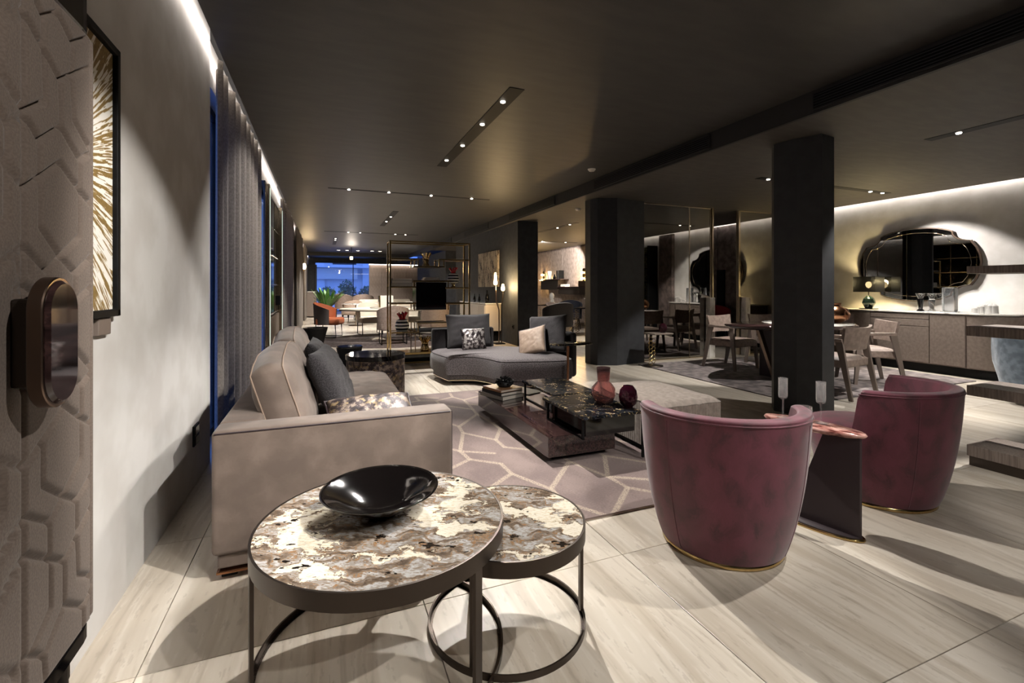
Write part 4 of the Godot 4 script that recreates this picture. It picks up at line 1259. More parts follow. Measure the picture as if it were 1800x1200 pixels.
func chaise():
	var t := thing("chaise_longue", "curved dark grey chenille chaise longue facing the coffee tables", "chaise longue", P(1.43, 5.8, 0.014))
	var L := func(x: float, d: float) -> Vector2: return Vector2(x - 1.43, -(d - 5.8))
	var raw := [[1.43, 6.5], [1.42, 5.82], [1.50, 5.75], [1.66, 5.70], [1.79, 5.60], [1.87, 5.42], [1.92, 5.20], [1.98, 5.12], [2.30, 5.03], [2.60, 4.98], [2.80, 5.02], [2.86, 5.35], [2.84, 5.85], [2.66, 6.25], [2.3, 6.5]]
	var po := PackedVector2Array()
	for p in raw: po.append(L.call(p[0], p[1]))
	# rounded outline
	var fine := PackedVector2Array()
	var n := po.size()
	for i in n:
		for k in 4:
			var s := k / 4.0
			fine.append(po[i].cubic_interpolate(po[(i + 1) % n], po[(i + n - 1) % n], po[(i + 2) % n], s))
	var inset := func(pp: PackedVector2Array, by: float) -> PackedVector2Array:
		var r := Geometry2D.offset_polygon(pp, -by, Geometry2D.JOIN_ROUND)
		return r[0]
	var g := G.new(); g.prism(inset.call(fine, 0.03), 0.055, 0.115, 0.006, Vector3.ZERO, true)
	part(t, "base", g, M.chenille)
	g = G.new(); g.prism(inset.call(fine, 0.026), 0.04, 0.055, 0.002, Vector3.ZERO, true)
	part(t, "base_trim", g, M.champagne)
	g = G.new(); g.prism(inset.call(fine, 0.12), 0.0, 0.04, 0.0)
	part(t, "plinth", g, M.black)
	# seat cushion: stacked insets give a soft crowned top
	g = G.new()
	var cx := Vector2.ZERO
	for p in fine: cx += p
	cx /= fine.size()
	var lay := [[1.0, 0.118], [1.012, 0.16], [1.015, 0.26], [1.008, 0.32], [0.985, 0.352], [0.94, 0.368], [0.85, 0.376], [0.6, 0.385], [0.25, 0.39], [0.001, 0.391]]
	var sheetf := func(u: float, v: float) -> Vector3:
		var i := int(round(u * fine.size())) % fine.size()
		var k := int(round(v * (lay.size() - 1)))
		var p: Vector2 = cx + (fine[i] - cx) * lay[k][0]
		return Vector3(p.x, lay[k][1], p.y)
	g.sheet(fine.size(), lay.size() - 1, sheetf, Geometry2D.is_polygon_clockwise(fine), 5)
	part(t, "seat_cushion", g, M.chenille)
	g = G.new()
	var seam := []
	for p in fine: seam.append(Vector3(cx.x + (p.x - cx.x) * 0.992, 0.346, cx.y + (p.y - cx.y) * 0.992))
	g.tube(seam, 0.004, 5, true)
	part(t, "seat_piping", g, M.chenille)
	# upholstered rails at the back left and at the right end
	g = G.new()
	g.rbox(Vector3(0.45, 0.35, -0.78), Vector3(0.92, 0.58, 0.11), 0.035, Basis(), true)
	part(t, "back_rail", g, M.charcoal)
	g = G.new()
	g.rbox(Vector3(1.50, 0.35, -0.02), Vector3(0.12, 0.58, 1.0), 0.05, Basis(Vector3.UP, 0.16), true)
	part(t, "side_rail", g, M.charcoal)
	cushion("back_cushion", "large dark grey cushion standing against the chaise back behind the silver one", M.charcoal, P(1.91, 6.33, 0.39), Vector3(-0.22, 0.02, 0.0), 0.66, 0.48, 0.20, 31)
	cushion("silver_cushion", "small shimmering silver print cushion on the chaise", M.silver_print, P(1.90, 6.08, 0.39), Vector3(-0.30, 0.05, 0.0), 0.35, 0.30, 0.12, 32)
	cushion("beige_cushion", "beige leather cushion with cross seams leaning on the chaise", M.beige_leather, P(2.44, 5.38, 0.39), Vector3(-0.50, -0.95, 0.30), 0.38, 0.38, 0.13, 33, M.dark_leather)
	cushion("charcoal_cushion", "charcoal cushion wedged behind the beige leather one on the chaise", M.charcoal, P(2.67, 5.46, 0.39), Vector3(-0.30, -0.95, 0.10), 0.56, 0.50, 0.17, 34)
	# little black marble end table hooked over the chaise
	t = thing("end_table", "small black marble end table on a copper stem by the chaise", "side table", P(2.66, 4.86, 0.014))
	g = G.new(); g.lathe([Vector2(0, 0.55), Vector2(0.17, 0.55), Vector2(0.176, 0.557), Vector2(0.17, 0.565), Vector2(0, 0.565)], 40, Vector3(0.05, 0, 0), 1.6, 0.8)
	part(t, "top", g, M.black_marble)
	g = G.new(); g.tube([Vector3(0, 0.015, 0), Vector3(0, 0.55, 0)], 0.014, 12)
	part(t, "stem", g, M.copper)
	g = G.new(); g.lathe([Vector2(0, 0.0), Vector2(0.1, 0.0), Vector2(0.1, 0.012), Vector2(0.02, 0.016), Vector2(0, 0.016)], 32)
	part(t, "foot", g, M.black)

func sofa_cushions():
	cushion("charcoal_cushion", "charcoal scatter cushion leaning in the middle of the taupe sofa", M.charcoal, P(0.14, 3.18, 0.44), Vector3(-0.42, PI / 2 - 0.16, 0.0), 0.56, 0.44, 0.17, 41)
	cushion("charcoal_cushion", "second charcoal cushion tucked behind the first on the taupe sofa", M.charcoal, P(0.09, 3.74, 0.44), Vector3(-0.42, PI / 2 - 0.05, 0.0), 0.50, 0.44, 0.16, 42)
	cushion("print_cushion", "small gold and plum print cushion lying behind the sofa arm", M.gold_print, P(0.27, 2.62, 0.455), Vector3(-1.15, 0.10, 0.0), 0.48, 0.30, 0.13, 43, M.dark_leather)
	# printed drum table at the far end of the sofa
	var t := thing("drum_side_table", "round side table with printed metallic drum and black glass top", "side table", P(0.53, 5.28, 0.014))
	var g := G.new(); g.lathe([Vector2(0, 0.03), Vector2(0.295, 0.03), Vector2(0.305, 0.04), Vector2(0.305, 0.46), Vector2(0, 0.46)], 64, Vector3.ZERO, 1, 1, true)
	part(t, "drum", g, M.gold_print)
	g = G.new(); g.lathe([Vector2(0.30, 0.455), Vector2(0.311, 0.455), Vector2(0.311, 0.50), Vector2(0.304, 0.503), Vector2(0, 0.503)], 64, Vector3.ZERO, 1, 1, true)
	part(t, "glass_top", g, M.black_gloss)
	g = G.new(); g.lathe([Vector2(0, 0.0), Vector2(0.27, 0.0), Vector2(0.27, 0.03), Vector2(0, 0.03)], 48, Vector3.ZERO, 1, 1, true)
	part(t, "plinth", g, M.black)
	# faceted black stools
	for a in [[0.348, 7.06, 0.40, 0.18, "low faceted black side table behind the drum table"], [-0.145, 10.4, 0.42, 0.24, "faceted black side table by the curtains beyond the sofa"]]:
		t = thing("faceted_table", a[4], "side table", P(a[0], a[1]), 0.3)
		g = G.new()
		g.lathe([Vector2(0, 0.0), Vector2(a[3] * 0.55, 0.0), Vector2(a[3], a[2] - 0.02), Vector2(a[3], a[2])], 9, Vector3.ZERO, 1, 1, true)
		part(t, "body", g, M.black)
		g = G.new(); g.lathe([Vector2(a[3] + 0.004, a[2] - 0.014), Vector2(a[3] + 0.006, a[2]), Vector2(a[3] - 0.004, a[2] + 0.004), Vector2(0, a[2] + 0.004)], 9, Vector3.ZERO, 1, 1, true)
		part(t, "top", g, M.black_gloss)

func curtain_wall():
	# tall display cabinet between two windows: smoked glass with pale glazing bars, lit bronze jambs, timber base
	var t := thing("display_cabinet", "tall black glass display cabinet with pale glazing bars between the curtains", "cabinet", P(-0.76, 8.0, 0))
	var g := G.new(); g.rbox(Vector3(0.03, 0.41, 0), Vector3(0.06, 0.80, 1.9), 0.003)
	part(t, "timber_base", g, M.oak_taupe)
	g = G.new(); g.box(Vector3(0.012, 1.70, 0), Vector3(0.02, 1.78, 1.86))
	part(t, "back_panel", g, M.black)
	for k in 3:
		g = G.new(); g.box(Vector3(0.04, 1.70, -0.62 + 0.62 * k), Vector3(0.006, 1.74, 0.60))
		part(t, "glass_door", g, M.black_gloss)
	for k in 5:
		g = G.new(); g.rbox(Vector3(0.047, 0.85 + 0.43 * k, 0), Vector3(0.01, 0.018, 1.86), 0.002)
		part(t, "glazing_bar", g, M.champagne)
	for z in [-0.31, 0.31]:
		g = G.new(); g.rbox(Vector3(0.047, 1.70, z), Vector3(0.01, 1.76, 0.012), 0.002)
		part(t, "glazing_bar", g, M.champagne)
	for z in [-1.0, 1.0]:
		g = G.new(); g.rbox(Vector3(0.05, 1.31, z), Vector3(0.10, 2.6, 0.05), 0.004)
		part(t, "jamb", g, M.champagne)
		g = G.new(); g.box(Vector3(0.103, 1.31, z), Vector3(0.006, 2.5, 0.014))
		part(t, "led_line", g, M.soft_led)
		g = G.new(); g.rbox(Vector3(0.04, 1.31, z + signf(z) * 0.13), Vector3(0.06, 2.6, 0.2), 0.003)
		part(t, "mirror_strip", g, M.mirror)
	g = G.new(); g.rbox(Vector3(0.06, 1.02, -0.90), Vector3(0.05, 0.16, 0.12), 0.004)
	part(t, "lock_box", g, M.black)
	curtain(9.4, 12.6, -0.69, 12, "greige curtain beyond the black display cabinet", 2)
	curtain(13.6, 17.2, -0.66, 12, "greige curtain between the narrow wall mirror and the sconce", 3)
	curtain(19.2, 21.3, -0.66, 10, "last greige curtain before the tall brown cabinet", 4)
	t = thing("wall_mirror", "narrow upright mirror between two curtains on the window wall", "mirror", P(-0.735, 13.1, 0.2))
	g = G.new(); g.rbox(Vector3(0.02, 1.15, 0), Vector3(0.03, 2.3, 0.55), 0.004)
	part(t, "frame", g, M.bronze)
	g = G.new(); g.box(Vector3(0.037, 1.15, 0), Vector3(0.004, 2.24, 0.5))
	part(t, "glass", g, M.mirror)
	t = thing("wall_sconce", "bright glass wall sconce with dark stem on the window wall", "lamp", P(-0.72, 18.2, 1.5))
	g = G.new(); g.rbox(Vector3(0.02, 0.1, 0), Vector3(0.03, 0.5, 0.07), 0.004)
	part(t, "back_plate", g, M.black)
	g = G.new(); g.lathe([Vector2(0, 0.40), Vector2(0.05, 0.41), Vector2(0.062, 0.50), Vector2(0.05, 0.60), Vector2(0, 0.62)], 20, Vector3(0.09, 0, 0))
	part(t, "glass_shade", g, M.bulb)
	g = G.new(); g.tube([Vector3(0.02, 0.33, 0), Vector3(0.08, 0.36, 0), Vector3(0.09, 0.41, 0)], 0.012, 8)
	part(t, "arm", g, M.gold)
	omni(P(-0.52, 18.2, 2.0), 1.0, Color(1, 0.86, 0.66), 0.06, t)

# splashing glass crown used on the ornaments
func crown(parent: Node, called: String, m: Material, c: Vector3, r: float, h: float, n: int, seed_: int):
	var rng := RandomNumberGenerator.new(); rng.seed = seed_
	var g := G.new()
	for k in n:
		var a := TAU * k / n + rng.randf_range(-0.15, 0.15)
		var v := Vector3(cos(a), 0, sin(a))
		var hh := h * rng.randf_range(0.75, 1.1)
		g.tube([c + v * r * 0.35, c + v * r * 0.6 + Vector3(0, hh * 0.5, 0), c + v * r * 1.05 + Vector3(0, hh, 0)], r * 0.16, 6)
	g.lathe([Vector2(0, 0), Vector2(r * 0.6, 0), Vector2(r * 0.66, h * 0.25), Vector2(r * 0.5, h * 0.45), Vector2(0, h * 0.4)], 18, c)
	part(parent, called, g, m)

func striped_vase(label: String, at: Vector3, s: float, goldfoot: bool):
	var t := thing("striped_vase", label, "vase", at)
	var y0 := 0.0
	if goldfoot:
		var q := G.new(); q.lathe([Vector2(0, 0), Vector2(0.05, 0), Vector2(0.045, 0.012), Vector2(0.018, 0.04), Vector2(0.04, 0.075), Vector2(0, 0.078)], 24)
		part(t, "foot", q, M.gold)
		y0 = 0.075
	var R := func(v: float) -> float: return s * (0.058 + 0.042 * sin(PI * (0.12 + v * 0.76)))
	for k in 7:
		var g := G.new()
		var pr := []
		for j in 4:
			var v := (k + j / 3.0) / 7.0
			pr.append(Vector2(R.call(v), y0 + v * 0.165 * s))
		g.lathe(pr, 32)
		part(t, "band", g, M.black_gloss if k % 2 else M.white_gloss)
	var top := G.new(); top.lathe([Vector2(R.call(1.0), y0 + 0.165 * s), Vector2(R.call(1.0) * 0.7, y0 + 0.175 * s), Vector2(0, y0 + 0.175 * s)], 28)
	part(t, "shoulder", top, M.black_gloss)
	crown(t, "glass_crown", M.red_gloss, Vector3(0, y0 + 0.17 * s, 0), 0.07 * s, 0.10 * s, 9, 7)

func shelving():
	var D := 7.75
	var t := thing("gold_shelving_unit", "freestanding gold-framed open shelving with stepped black shelves", "shelf unit", P(1.66, D, 0))
	var L := func(x: float, y: float, z: float) -> Vector3: return Vector3(x - 1.66, y, z)
	for x in [1.0, 2.325]:
		for z in [-0.33, 0.0]:
			var g := G.new(); g.rbox(L.call(x, 1.07, z), Vector3(0.028, 1.86, 0.028), 0.003)
			part(t, "post", g, M.gold)
	var rails := [[1.0, 1.985, 2.325, 1.985], [1.0, 1.705, 1.455, 1.705], [1.385, 1.585, 1.89, 1.585], [1.80, 1.705, 2.325, 1.705], [1.0, 1.245, 1.40, 1.245], [1.375, 1.345, 1.965, 1.345], [1.92, 1.23, 2.325, 1.23], [1.0, 0.975, 1.40, 0.975], [1.92, 0.965, 2.325, 0.965], [1.0, 0.505, 1.455, 0.505], [1.44, 0.65, 1.95, 0.65]]
	for r in rails:
		var w: float = r[2] - r[0]
		var c: float = (r[0] + r[2]) / 2
		for z in [-0.33, 0.0]:
			var g := G.new(); g.rbox(L.call(c, r[1], z), Vector3(w + 0.02, 0.024, 0.02), 0.002)
			part(t, "rail", g, M.gold)
		if r[1] < 1.9:
			var g := G.new(); g.rbox(L.call(c, r[1], -0.165), Vector3(w, 0.014, 0.31), 0.001)
			part(t, "shelf", g, M.black_gloss)
	for e in [1.0, 2.325]:
		var g := G.new(); g.rbox(L.call(e, 1.985, -0.165), Vector3(0.024, 0.024, 0.31), 0.002)
		part(t, "top_end_rail", g, M.gold)
	for u in [[1.39, 1.585, 1.705], [1.45, 1.585, 1.705], [1.80, 1.585, 1.705], [1.88, 1.585, 1.705], [1.38, 1.245, 1.345], [1.955, 1.23, 1.345], [1.39, 0.86, 0.975], [1.955, 0.86, 0.975], [1.45, 0.505, 0.65], [1.39, 0.505, 0.65]]:
		for z in [-0.33, 0.0]:
			var g := G.new(); g.rbox(L.call(u[0], (u[1] + u[2]) / 2, z), Vector3(0.018, u[2] - u[1], 0.018), 0.002)
			part(t, "riser", g, M.gold)
	var b := G.new(); b.rbox(L.call(1.67, 1.095, -0.165), Vector3(0.51, 0.46, 0.33), 0.006)
	part(t, "black_case", b, M.black_gloss, Vector3.ZERO, "glossy black closed case in the middle")
	b = G.new(); b.rbox(L.call(1.66, 0.16, -0.165), Vector3(1.36, 0.035, 0.40), 0.003)
	part(t, "base_top", b, M.gold)
	b = G.new(); b.rbox(L.call(1.66, 0.085, -0.165), Vector3(1.30, 0.115, 0.36), 0.003)
	part(t, "base_box", b, M.black_gloss)
	b = G.new(); b.rbox(L.call(1.66, 0.014, -0.165), Vector3(1.36, 0.028, 0.40), 0.003)
	part(t, "base_plinth", b, M.gold)
	# objects on the shelves
	t = thing("gold_coral_vase", "golden coral-shaped vase on the upper shelf of the gold unit", "vase", P(1.61, D + 0.16, 1.592))
	var g2 := G.new(); g2.lathe([Vector2(0, 0), Vector2(0.06, 0), Vector2(0.058, 0.03), Vector2(0.04, 0.06), Vector2(0.055, 0.10), Vector2(0.035, 0.13), Vector2(0, 0.13)], 16)
	part(t, "body", g2, M.gold)
	crown(t, "branches", M.gold, Vector3(0, 0.12, 0), 0.085, 0.11, 8, 21)
	striped_vase("black and white striped vase on gold foot with red crown", P(2.085, D + 0.16, 1.237), 1.0, true)
	striped_vase("striped pot with red coral top on the lowest shelf", P(1.215, D + 0.16, 0.512), 1.15, false)
	t = thing("gold_coral_bowl", "golden coral ornament on the floor plinth beside the chaise", "ornament", P(1.58, D + 0.1, 0.178))
	g2 = G.new(); g2.lathe([Vector2(0, 0), Vector2(0.07, 0), Vector2(0.075, 0.03), Vector2(0.06, 0.1), Vector2(0.04, 0.14), Vector2(0, 0.14)], 14)
	part(t, "body", g2, M.gold)
	crown(t, "branches", M.gold, Vector3(0, 0.11, 0), 0.09, 0.12, 9, 22)
	var bk := [["large grey book at the bottom of the pile on the gold unit", Color8(120, 108, 98), 1.195, 1.252, 0.34, 0.05, "d"], ["black book on the grey one on the gold unit", Color8(22, 20, 22), 1.195, 1.302, 0.33, 0.055, "e"], ["dark brown book topping the pile on the gold unit", Color8(66, 56, 54), 1.20, 1.357, 0.32, 0.03, "f"], ["flat brown album above the black case", Color8(96, 84, 74), 1.69, 1.352, 0.27, 0.03, "h"], ["black box on the album above the black case", Color8(16, 15, 16), 1.70, 1.382, 0.25, 0.026, "i"]]
	for k in bk:
		book(k[0], k[1], P(k[2], D + 0.165, k[3]), PI / 2 if false else 0.0, k[4], 0.24, k[5], k[6])

func bucket_chair(called: String, label: String, out_m: Material, in_m: Material, at: Vector3, turn: float, s := 1.0, sled := true, group := ""):
	# upholstered chair opening towards +z
	var t := thing(called, label, "chair", at, turn, group)
	var g := G.new()
	var H := func(th: float) -> float: return 0.80 - 0.16 * pow(absf(th) / 1.9, 1.6)
	var so := func(u: float, v: float) -> Vector3:
		var th := lerpf(-1.9, 1.9, u)
		var h: float = lerpf(0.30, H.call(th), v)
		var r := 0.31 + 0.02 * v
		return Vector3(sin(th) * r * s, h * s, -cos(th) * r * s)
	g.sheet(28, 5, so, true, 5)
	part(t, "outer_shell", g, out_m)
	g = G.new()
	var si := func(u: float, v: float) -> Vector3:
		var th := lerpf(-1.9, 1.9, u)
		var h: float = lerpf(0.36, H.call(th), v)
		var r := 0.265 + 0.025 * v
		return Vector3(sin(th) * r * s, h * s, -cos(th) * r * s)
	g.sheet(28, 5, si, false, 5)
	var tp := func(u: float, v: float) -> Vector3:
		var th := lerpf(-1.9, 1.9, u)
		var r := lerpf(0.33, 0.29, v)
		return Vector3(sin(th) * r * s, (H.call(th) + 0.008 * sin(v * PI)) * s, -cos(th) * r * s)
	g.sheet(28, 2, tp, true, 6)
	part(t, "inner_shell", g, in_m)
	g = G.new(); g.rbox(Vector3(0, 0.37, 0.04) * s, Vector3(0.54, 0.16, 0.52) * s, 0.05 * s, Basis(), true)
	part(t, "seat", g, in_m)
	for e in [-1, 1]:
		g = G.new()
		if sled:
			g.tube([Vector3(e * 0.25, 0.30, 0.22) * s, Vector3(e * 0.25, 0.012, 0.24) * s, Vector3(e * 0.25, 0.012, -0.22) * s, Vector3(e * 0.25, 0.30, -0.2) * s], 0.011 * s, 6)
			part(t, "sled_leg", g, M.black)
		else:
			for z in [-0.2, 0.22]:
				g = G.new(); g.leg(Vector3(e * 0.22, 0.30, z) * s, Vector3(e * 0.26, 0, z * 1.15) * s, Vector2(0.03, 0.03) * s, Vector2(0.016, 0.016) * s)
				part(t, "leg", g, M.black)

func painting_wall():
	var t := thing("triptych_painting", "three-panel pale painting with dark trees on the dark wall", "painting", P(3.80, 11.04, 1.69))
	var n1 := fl(141, 0.02, 4); var n2 := fl(142, 0.09, 3)
	var m := sm("triptych_paint", Color.WHITE, 0.8)
	tri_map(m, paint(256, func(x: int, y: int) -> Color:
		var a := n1.get_noise_2d(x * 2.2, y * 0.5) + n2.get_noise_2d(x, y) * 0.4
		return Color8(186, 172, 152).lerp(Color8(108, 100, 98), ss(0.0, 0.35, a)).lerp(Color8(52, 46, 44), ss(0.3, 0.5, a))), Vector3(1, 0.9, 1.1))
	for k in 3:
		var g := G.new(); g.rbox(Vector3(0, 0, 0.50 - 0.5 * k), Vector3(0.05, 0.86, 0.47), 0.003)
		part(t, "canvas", g, m)
	t = thing("beige_sideboard", "beige lacquered sideboard under the three-panel painting", "sideboard", P(3.62, 11.2, 0))
	var g := G.new(); g.rbox(Vector3(0.0, 0.55, 0), Vector3(0.40, 0.62, 2.1), 0.02)
	part(t, "body", g, M.beige_lacquer)
	g = G.new(); g.rbox(Vector3(0.0, 0.872, 0), Vector3(0.415, 0.022, 2.13), 0.004)
	part(t, "top", g, M.white_marble)
	for k in 4:
		for j in 2:
			g = G.new(); g.rbox(Vector3(-0.205, 0.4 + 0.29 * j, -0.78 + 0.52 * k), Vector3(0.016, 0.27, 0.5), 0.004)
			part(t, "drawer", g, M.beige_lacquer)
	g = G.new(); g.rbox(Vector3(0.02, 0.12, 0), Vector3(0.3, 0.24, 1.9), 0.004)
	part(t, "plinth", g, M.black)
	for a in [[10.6, 0.30, 0.045, "tall dark bottle on the beige sideboard"], [11.2, 0.20, 0.03, "slim dark vase on the beige sideboard next to the bottle"], [11.6, 0.20, 0.03, "second slim dark vase on the beige sideboard"]]:
		g = G.new(); g.lathe([Vector2(0, 0), Vector2(a[2], 0), Vector2(a[2] * 1.1, a[1] * 0.3), Vector2(a[2] * 0.8, a[1] * 0.6), Vector2(a[2] * 0.3, a[1] * 0.75), Vector2(a[2] * 0.3, a[1]), Vector2(0, a[1])], 20)
		solo("bottle", g, M.black_gloss, a[3], "bottle", P(3.62, a[0], 0.884))
	# forked floor lamp
	t = thing("floor_lamp", "forked floor lamp with two glowing glass tulips before the sideboard", "lamp", P(3.60, 9.72, 0))
	g = G.new(); g.rbox(Vector3(0, 0.012, 0), Vector3(0.22, 0.024, 0.22), 0.004)
	part(t, "base", g, M.black)
	g = G.new(); g.tube([Vector3(0, 0.02, 0), Vector3(0, 0.75, 0), Vector3(-0.07, 0.95, 0), Vector3(-0.085, 1.30, 0)], 0.014, 10)
	part(t, "stem", g, M.bronze)
	g = G.new(); g.tube([Vector3(0.045, 0.02, 0.03), Vector3(0.045, 0.85, 0.03), Vector3(0.075, 1.0, 0.03), Vector3(0.08, 1.17, 0.03)], 0.012, 10)
	part(t, "stem", g, M.bronze_dark)
	for e in [[-0.085, 1.30, 0, 0.27], [0.08, 1.17, 0.03, 0.15]]:
		g = G.new(); g.lathe([Vector2(0, e[1]), Vector2(0.028, e[1]), Vector2(0.045, e[1] + 0.04), Vector2(0.034, e[1] + 0.1), Vector2(0.02, e[1] + e[3]), Vector2(0, e[1] + e[3])], 20, Vector3(e[0], 0, e[2]))
		part(t, "glass_tulip", g, M.bulb)
		omni(P(3.60 + e[0] - 0.02, 9.72 - e[2] - 0.1, e[1] + 0.07), 0.7, Color(1, 0.85, 0.62), 0.05, t)
	t = thing("wall_socket", "black socket on the dark wall beside the floor lamp", "socket", P(3.825, 9.45, 0.39))
	g = G.new(); g.rbox(Vector3.ZERO, Vector3(0.014, 0.09, 0.09), 0.003)
	part(t, "plate", g, M.black)
	g = G.new(); g.lathe([Vector2(0, -0.01), Vector2(0.025, -0.01), Vector2(0.025, 0.012), Vector2(0, 0.012)], 16, Vector3(-0.005, 0, 0))
	part(t, "insert", g, M.black_gloss)

func far_dining():
	var t := thing("stone_dining_table", "oval pale dining table on a round stone slab base", "table", P(1.62, 11.8, 0.008))
	var g := G.new(); g.lathe([Vector2(0, 0.685), Vector2(1.22, 0.685), Vector2(1.27, 0.70), Vector2(1.28, 0.725), Vector2(1.26, 0.738), Vector2(0, 0.738)], 72, Vector3.ZERO, 1.0, 0.66)
	part(t, "top", g, M.cream_fabric)
	for e in [[-0.42, 0.25], [0.55, -0.2]]:
		g = G.new()
		var po := PackedVector2Array()
		for k in 24:
			var a := TAU * k / 24
			po.append(Vector2(cos(a) * 0.30, 0.34 + sin(a) * 0.40))
		var rot := Basis(Vector3.UP, 0.5) * Basis(Vector3.RIGHT, -PI / 2)
		var q := G.new(); q.prism(po, -0.09, 0.09, 0.004, Vector3.ZERO, true)
		var o := part(t, "stone_slab", q, M.quartzite, Vector3(e[0], 0.005, e[1]))
		o.basis = Basis(Vector3.UP, 0.35) * Basis(Vector3.RIGHT, -PI / 2) * Basis(Vector3(1, 0, 0), Vector3(0, -1, 0), Vector3(0, 0, -1))
		o.scale = Vector3(1, 1, 0.92)
	t = thing("lazy_susan", "white round turntable in the middle of the stone dining table", "turntable", P(1.55, 11.8, 0.746))
	g = G.new(); g.lathe([Vector2(0, 0.0), Vector2(0.5, 0.0), Vector2(0.51, 0.02), Vector2(0, 0.022)], 48)
	part(t, "disc", g, M.white_gloss)
	t = thing("table_lantern", "glowing cube lantern with a gold side on the turntable", "lantern", P(1.42, 11.7, 0.768))
	g = G.new(); g.rbox(Vector3(0, 0.14, 0), Vector3(0.30, 0.28, 0.2), 0.006)
	part(t, "cube", g, M.white_gloss)
	g = G.new(); g.rbox(Vector3(-0.17, 0.14, 0), Vector3(0.03, 0.28, 0.21), 0.004)
	part(t, "side", g, M.gold)
	g = G.new(); g.lathe([Vector2(0, 0.008), Vector2(1.75, 0.008), Vector2(1.76, 0.0)], 64, Vector3.ZERO, 1.0, 0.95)
	var m := sm("rug_dark", Color.WHITE, 0.95)
	tri_map(m, noise(0.02, [Color8(72, 62, 60), Color8(104, 92, 88)], [0.3, 0.7], 150), Vector3.ONE * 1.2)
	solo("round_rug", g, m, "round dark mauve rug under the stone dining table", "rug", P(1.55, 11.5, 0.0))
	bucket_chair("upholstered_chair", "grey leather armchair with orange lining at the stone dining table", M.grey_leather, M.orange_leather, P(0.12, 12.6, 0.009), PI / 2 - 0.3, 1.08)
	bucket_chair("upholstered_chair", "taupe armchair seen from behind through the gold unit", M.taupe_leather, M.taupe_leather, P(1.42, 10.55, 0.009), PI, 1.05)
	bucket_chair("upholstered_chair", "brown armchair at the stone table behind the black case", M.beige_leather, M.beige_leather, P(2.45, 11.0, 0.009), PI + 0.5, 1.05)
	bucket_chair("upholstered_chair", "cream armchair on the far side of the stone table", M.cream_fabric, M.cream_fabric, P(1.15, 13.0, 0.009), 0.2, 1.05)
	bucket_chair("upholstered_chair", "cream armchair with pillow back at the far end of the stone table", M.cream_fabric, M.cream_fabric, P(2.15, 12.95, 0.009), -0.3, 1.05)
	# bench seat in black before the brown armchair
	t = thing("low_bench", "low black bench on gold loop legs behind the chaise", "bench", P(2.05, 9.3, 0), 0.1)
	g = G.new(); g.rbox(Vector3(0, 0.40, 0), Vector3(0.95, 0.06, 0.36), 0.02)
	part(t, "seat", g, M.black)
	for e in [-1, 1]:
		g = G.new(); g.tube([Vector3(e * 0.42, 0.37, 0.15), Vector3(e * 0.42, 0.012, 0.15), Vector3(e * 0.42, 0.012, -0.15), Vector3(e * 0.42, 0.37, -0.15)], 0.012, 6)
		part(t, "loop_leg", g, M.bronze)
	# farther seating
	t = thing("pedestal_table", "small round table on a thin pole before the far lounge", "table", P(1.0, 16.3, 0))
	g = G.new(); g.lathe([Vector2(0, 0.70), Vector2(0.45, 0.70), Vector2(0.45, 0.72), Vector2(0, 0.72)], 40)
	part(t, "top", g, M.white_marble)
	g = G.new(); g.tube([Vector3(0, 0.01, 0), Vector3(0, 0.70, 0)], 0.022, 10)
	part(t, "pole", g, M.champagne)
	g = G.new(); g.lathe([Vector2(0, 0), Vector2(0.24, 0), Vector2(0.24, 0.012), Vector2(0.03, 0.02), Vector2(0, 0.02)], 32)
	part(t, "foot", g, M.bronze)
	bucket_chair("upholstered_chair", "brown chair with rounded back before the shop window", M.taupe_leather, M.taupe_leather, P(1.45, 19.4, 0), PI, 1.25, false)
	bucket_chair("upholstered_chair", "brown chair beside the shop window mullion", M.taupe_leather, M.taupe_leather, P(0.85, 21.2, 0), PI - 0.6, 1.25, false)
	bucket_chair("upholstered_chair", "tan chair between the plant and the pedestal table", M.beige_leather, M.beige_leather, P(0.95, 17.6, 0), -0.5, 1.0, false)
	t = thing("cream_sofa", "cream sofa with cushions in the far lounge by the timber panel", "sofa", P(2.2, 18.2, 0))
	g = G.new(); g.rbox(Vector3(0, 0.27, 0), Vector3(1.9, 0.3, 0.85), 0.06, Basis(), true)
	part(t, "seat", g, M.cream_fabric)
	g = G.new(); g.rbox(Vector3(0, 0.56, -0.36), Vector3(1.9, 0.5, 0.18), 0.06, Basis(), true)
	part(t, "backrest", g, M.cream_fabric)
	for e in [-1, 1]:
		g = G.new(); g.rbox(Vector3(e * 0.9, 0.42, 0), Vector3(0.16, 0.32, 0.85), 0.05, Basis(), true)
		part(t, "arm", g, M.cream_fabric)
	g = G.new(); g.rbox(Vector3(0, 0.06, 0), Vector3(1.7, 0.12, 0.6), 0.01)
	part(t, "plinth", g, M.black)
	cushion("cream_cushion", "cream pillow on the far cream sofa", M.cream_fabric, P(1.7, 18.2, 0.425), Vector3(-0.35, 0.1, 0), 0.6, 0.42, 0.16, 61)
	t = thing("timber_panel", "tall grey timber panel with a light line in front of the far wall", "panel", P(2.75, 20.2, 0))
	for k in 4:
		g = G.new(); g.rbox(Vector3(-0.75 + 0.5 * k, 1.1, 0), Vector3(0.495, 2.2, 0.06), 0.003)
		part(t, "board", g, M.wood_grey)
	g = G.new(); g.box(Vector3(0, 2.215, 0.01), Vector3(2.0, 0.03, 0.06))
	part(t, "led_line", g, M.led)
	area("panel_light", P(2.75, 20.12, 2.2), P(2.75, 20.1, 1.0), Vector2(1.9, 0.03), 0.5, Color(1, 0.94, 0.88), t)
	t = thing("brown_cabinet", "brown cabinet with a pale top against the far end of the window wall", "cabinet", P(-0.5, 22.3, 0))
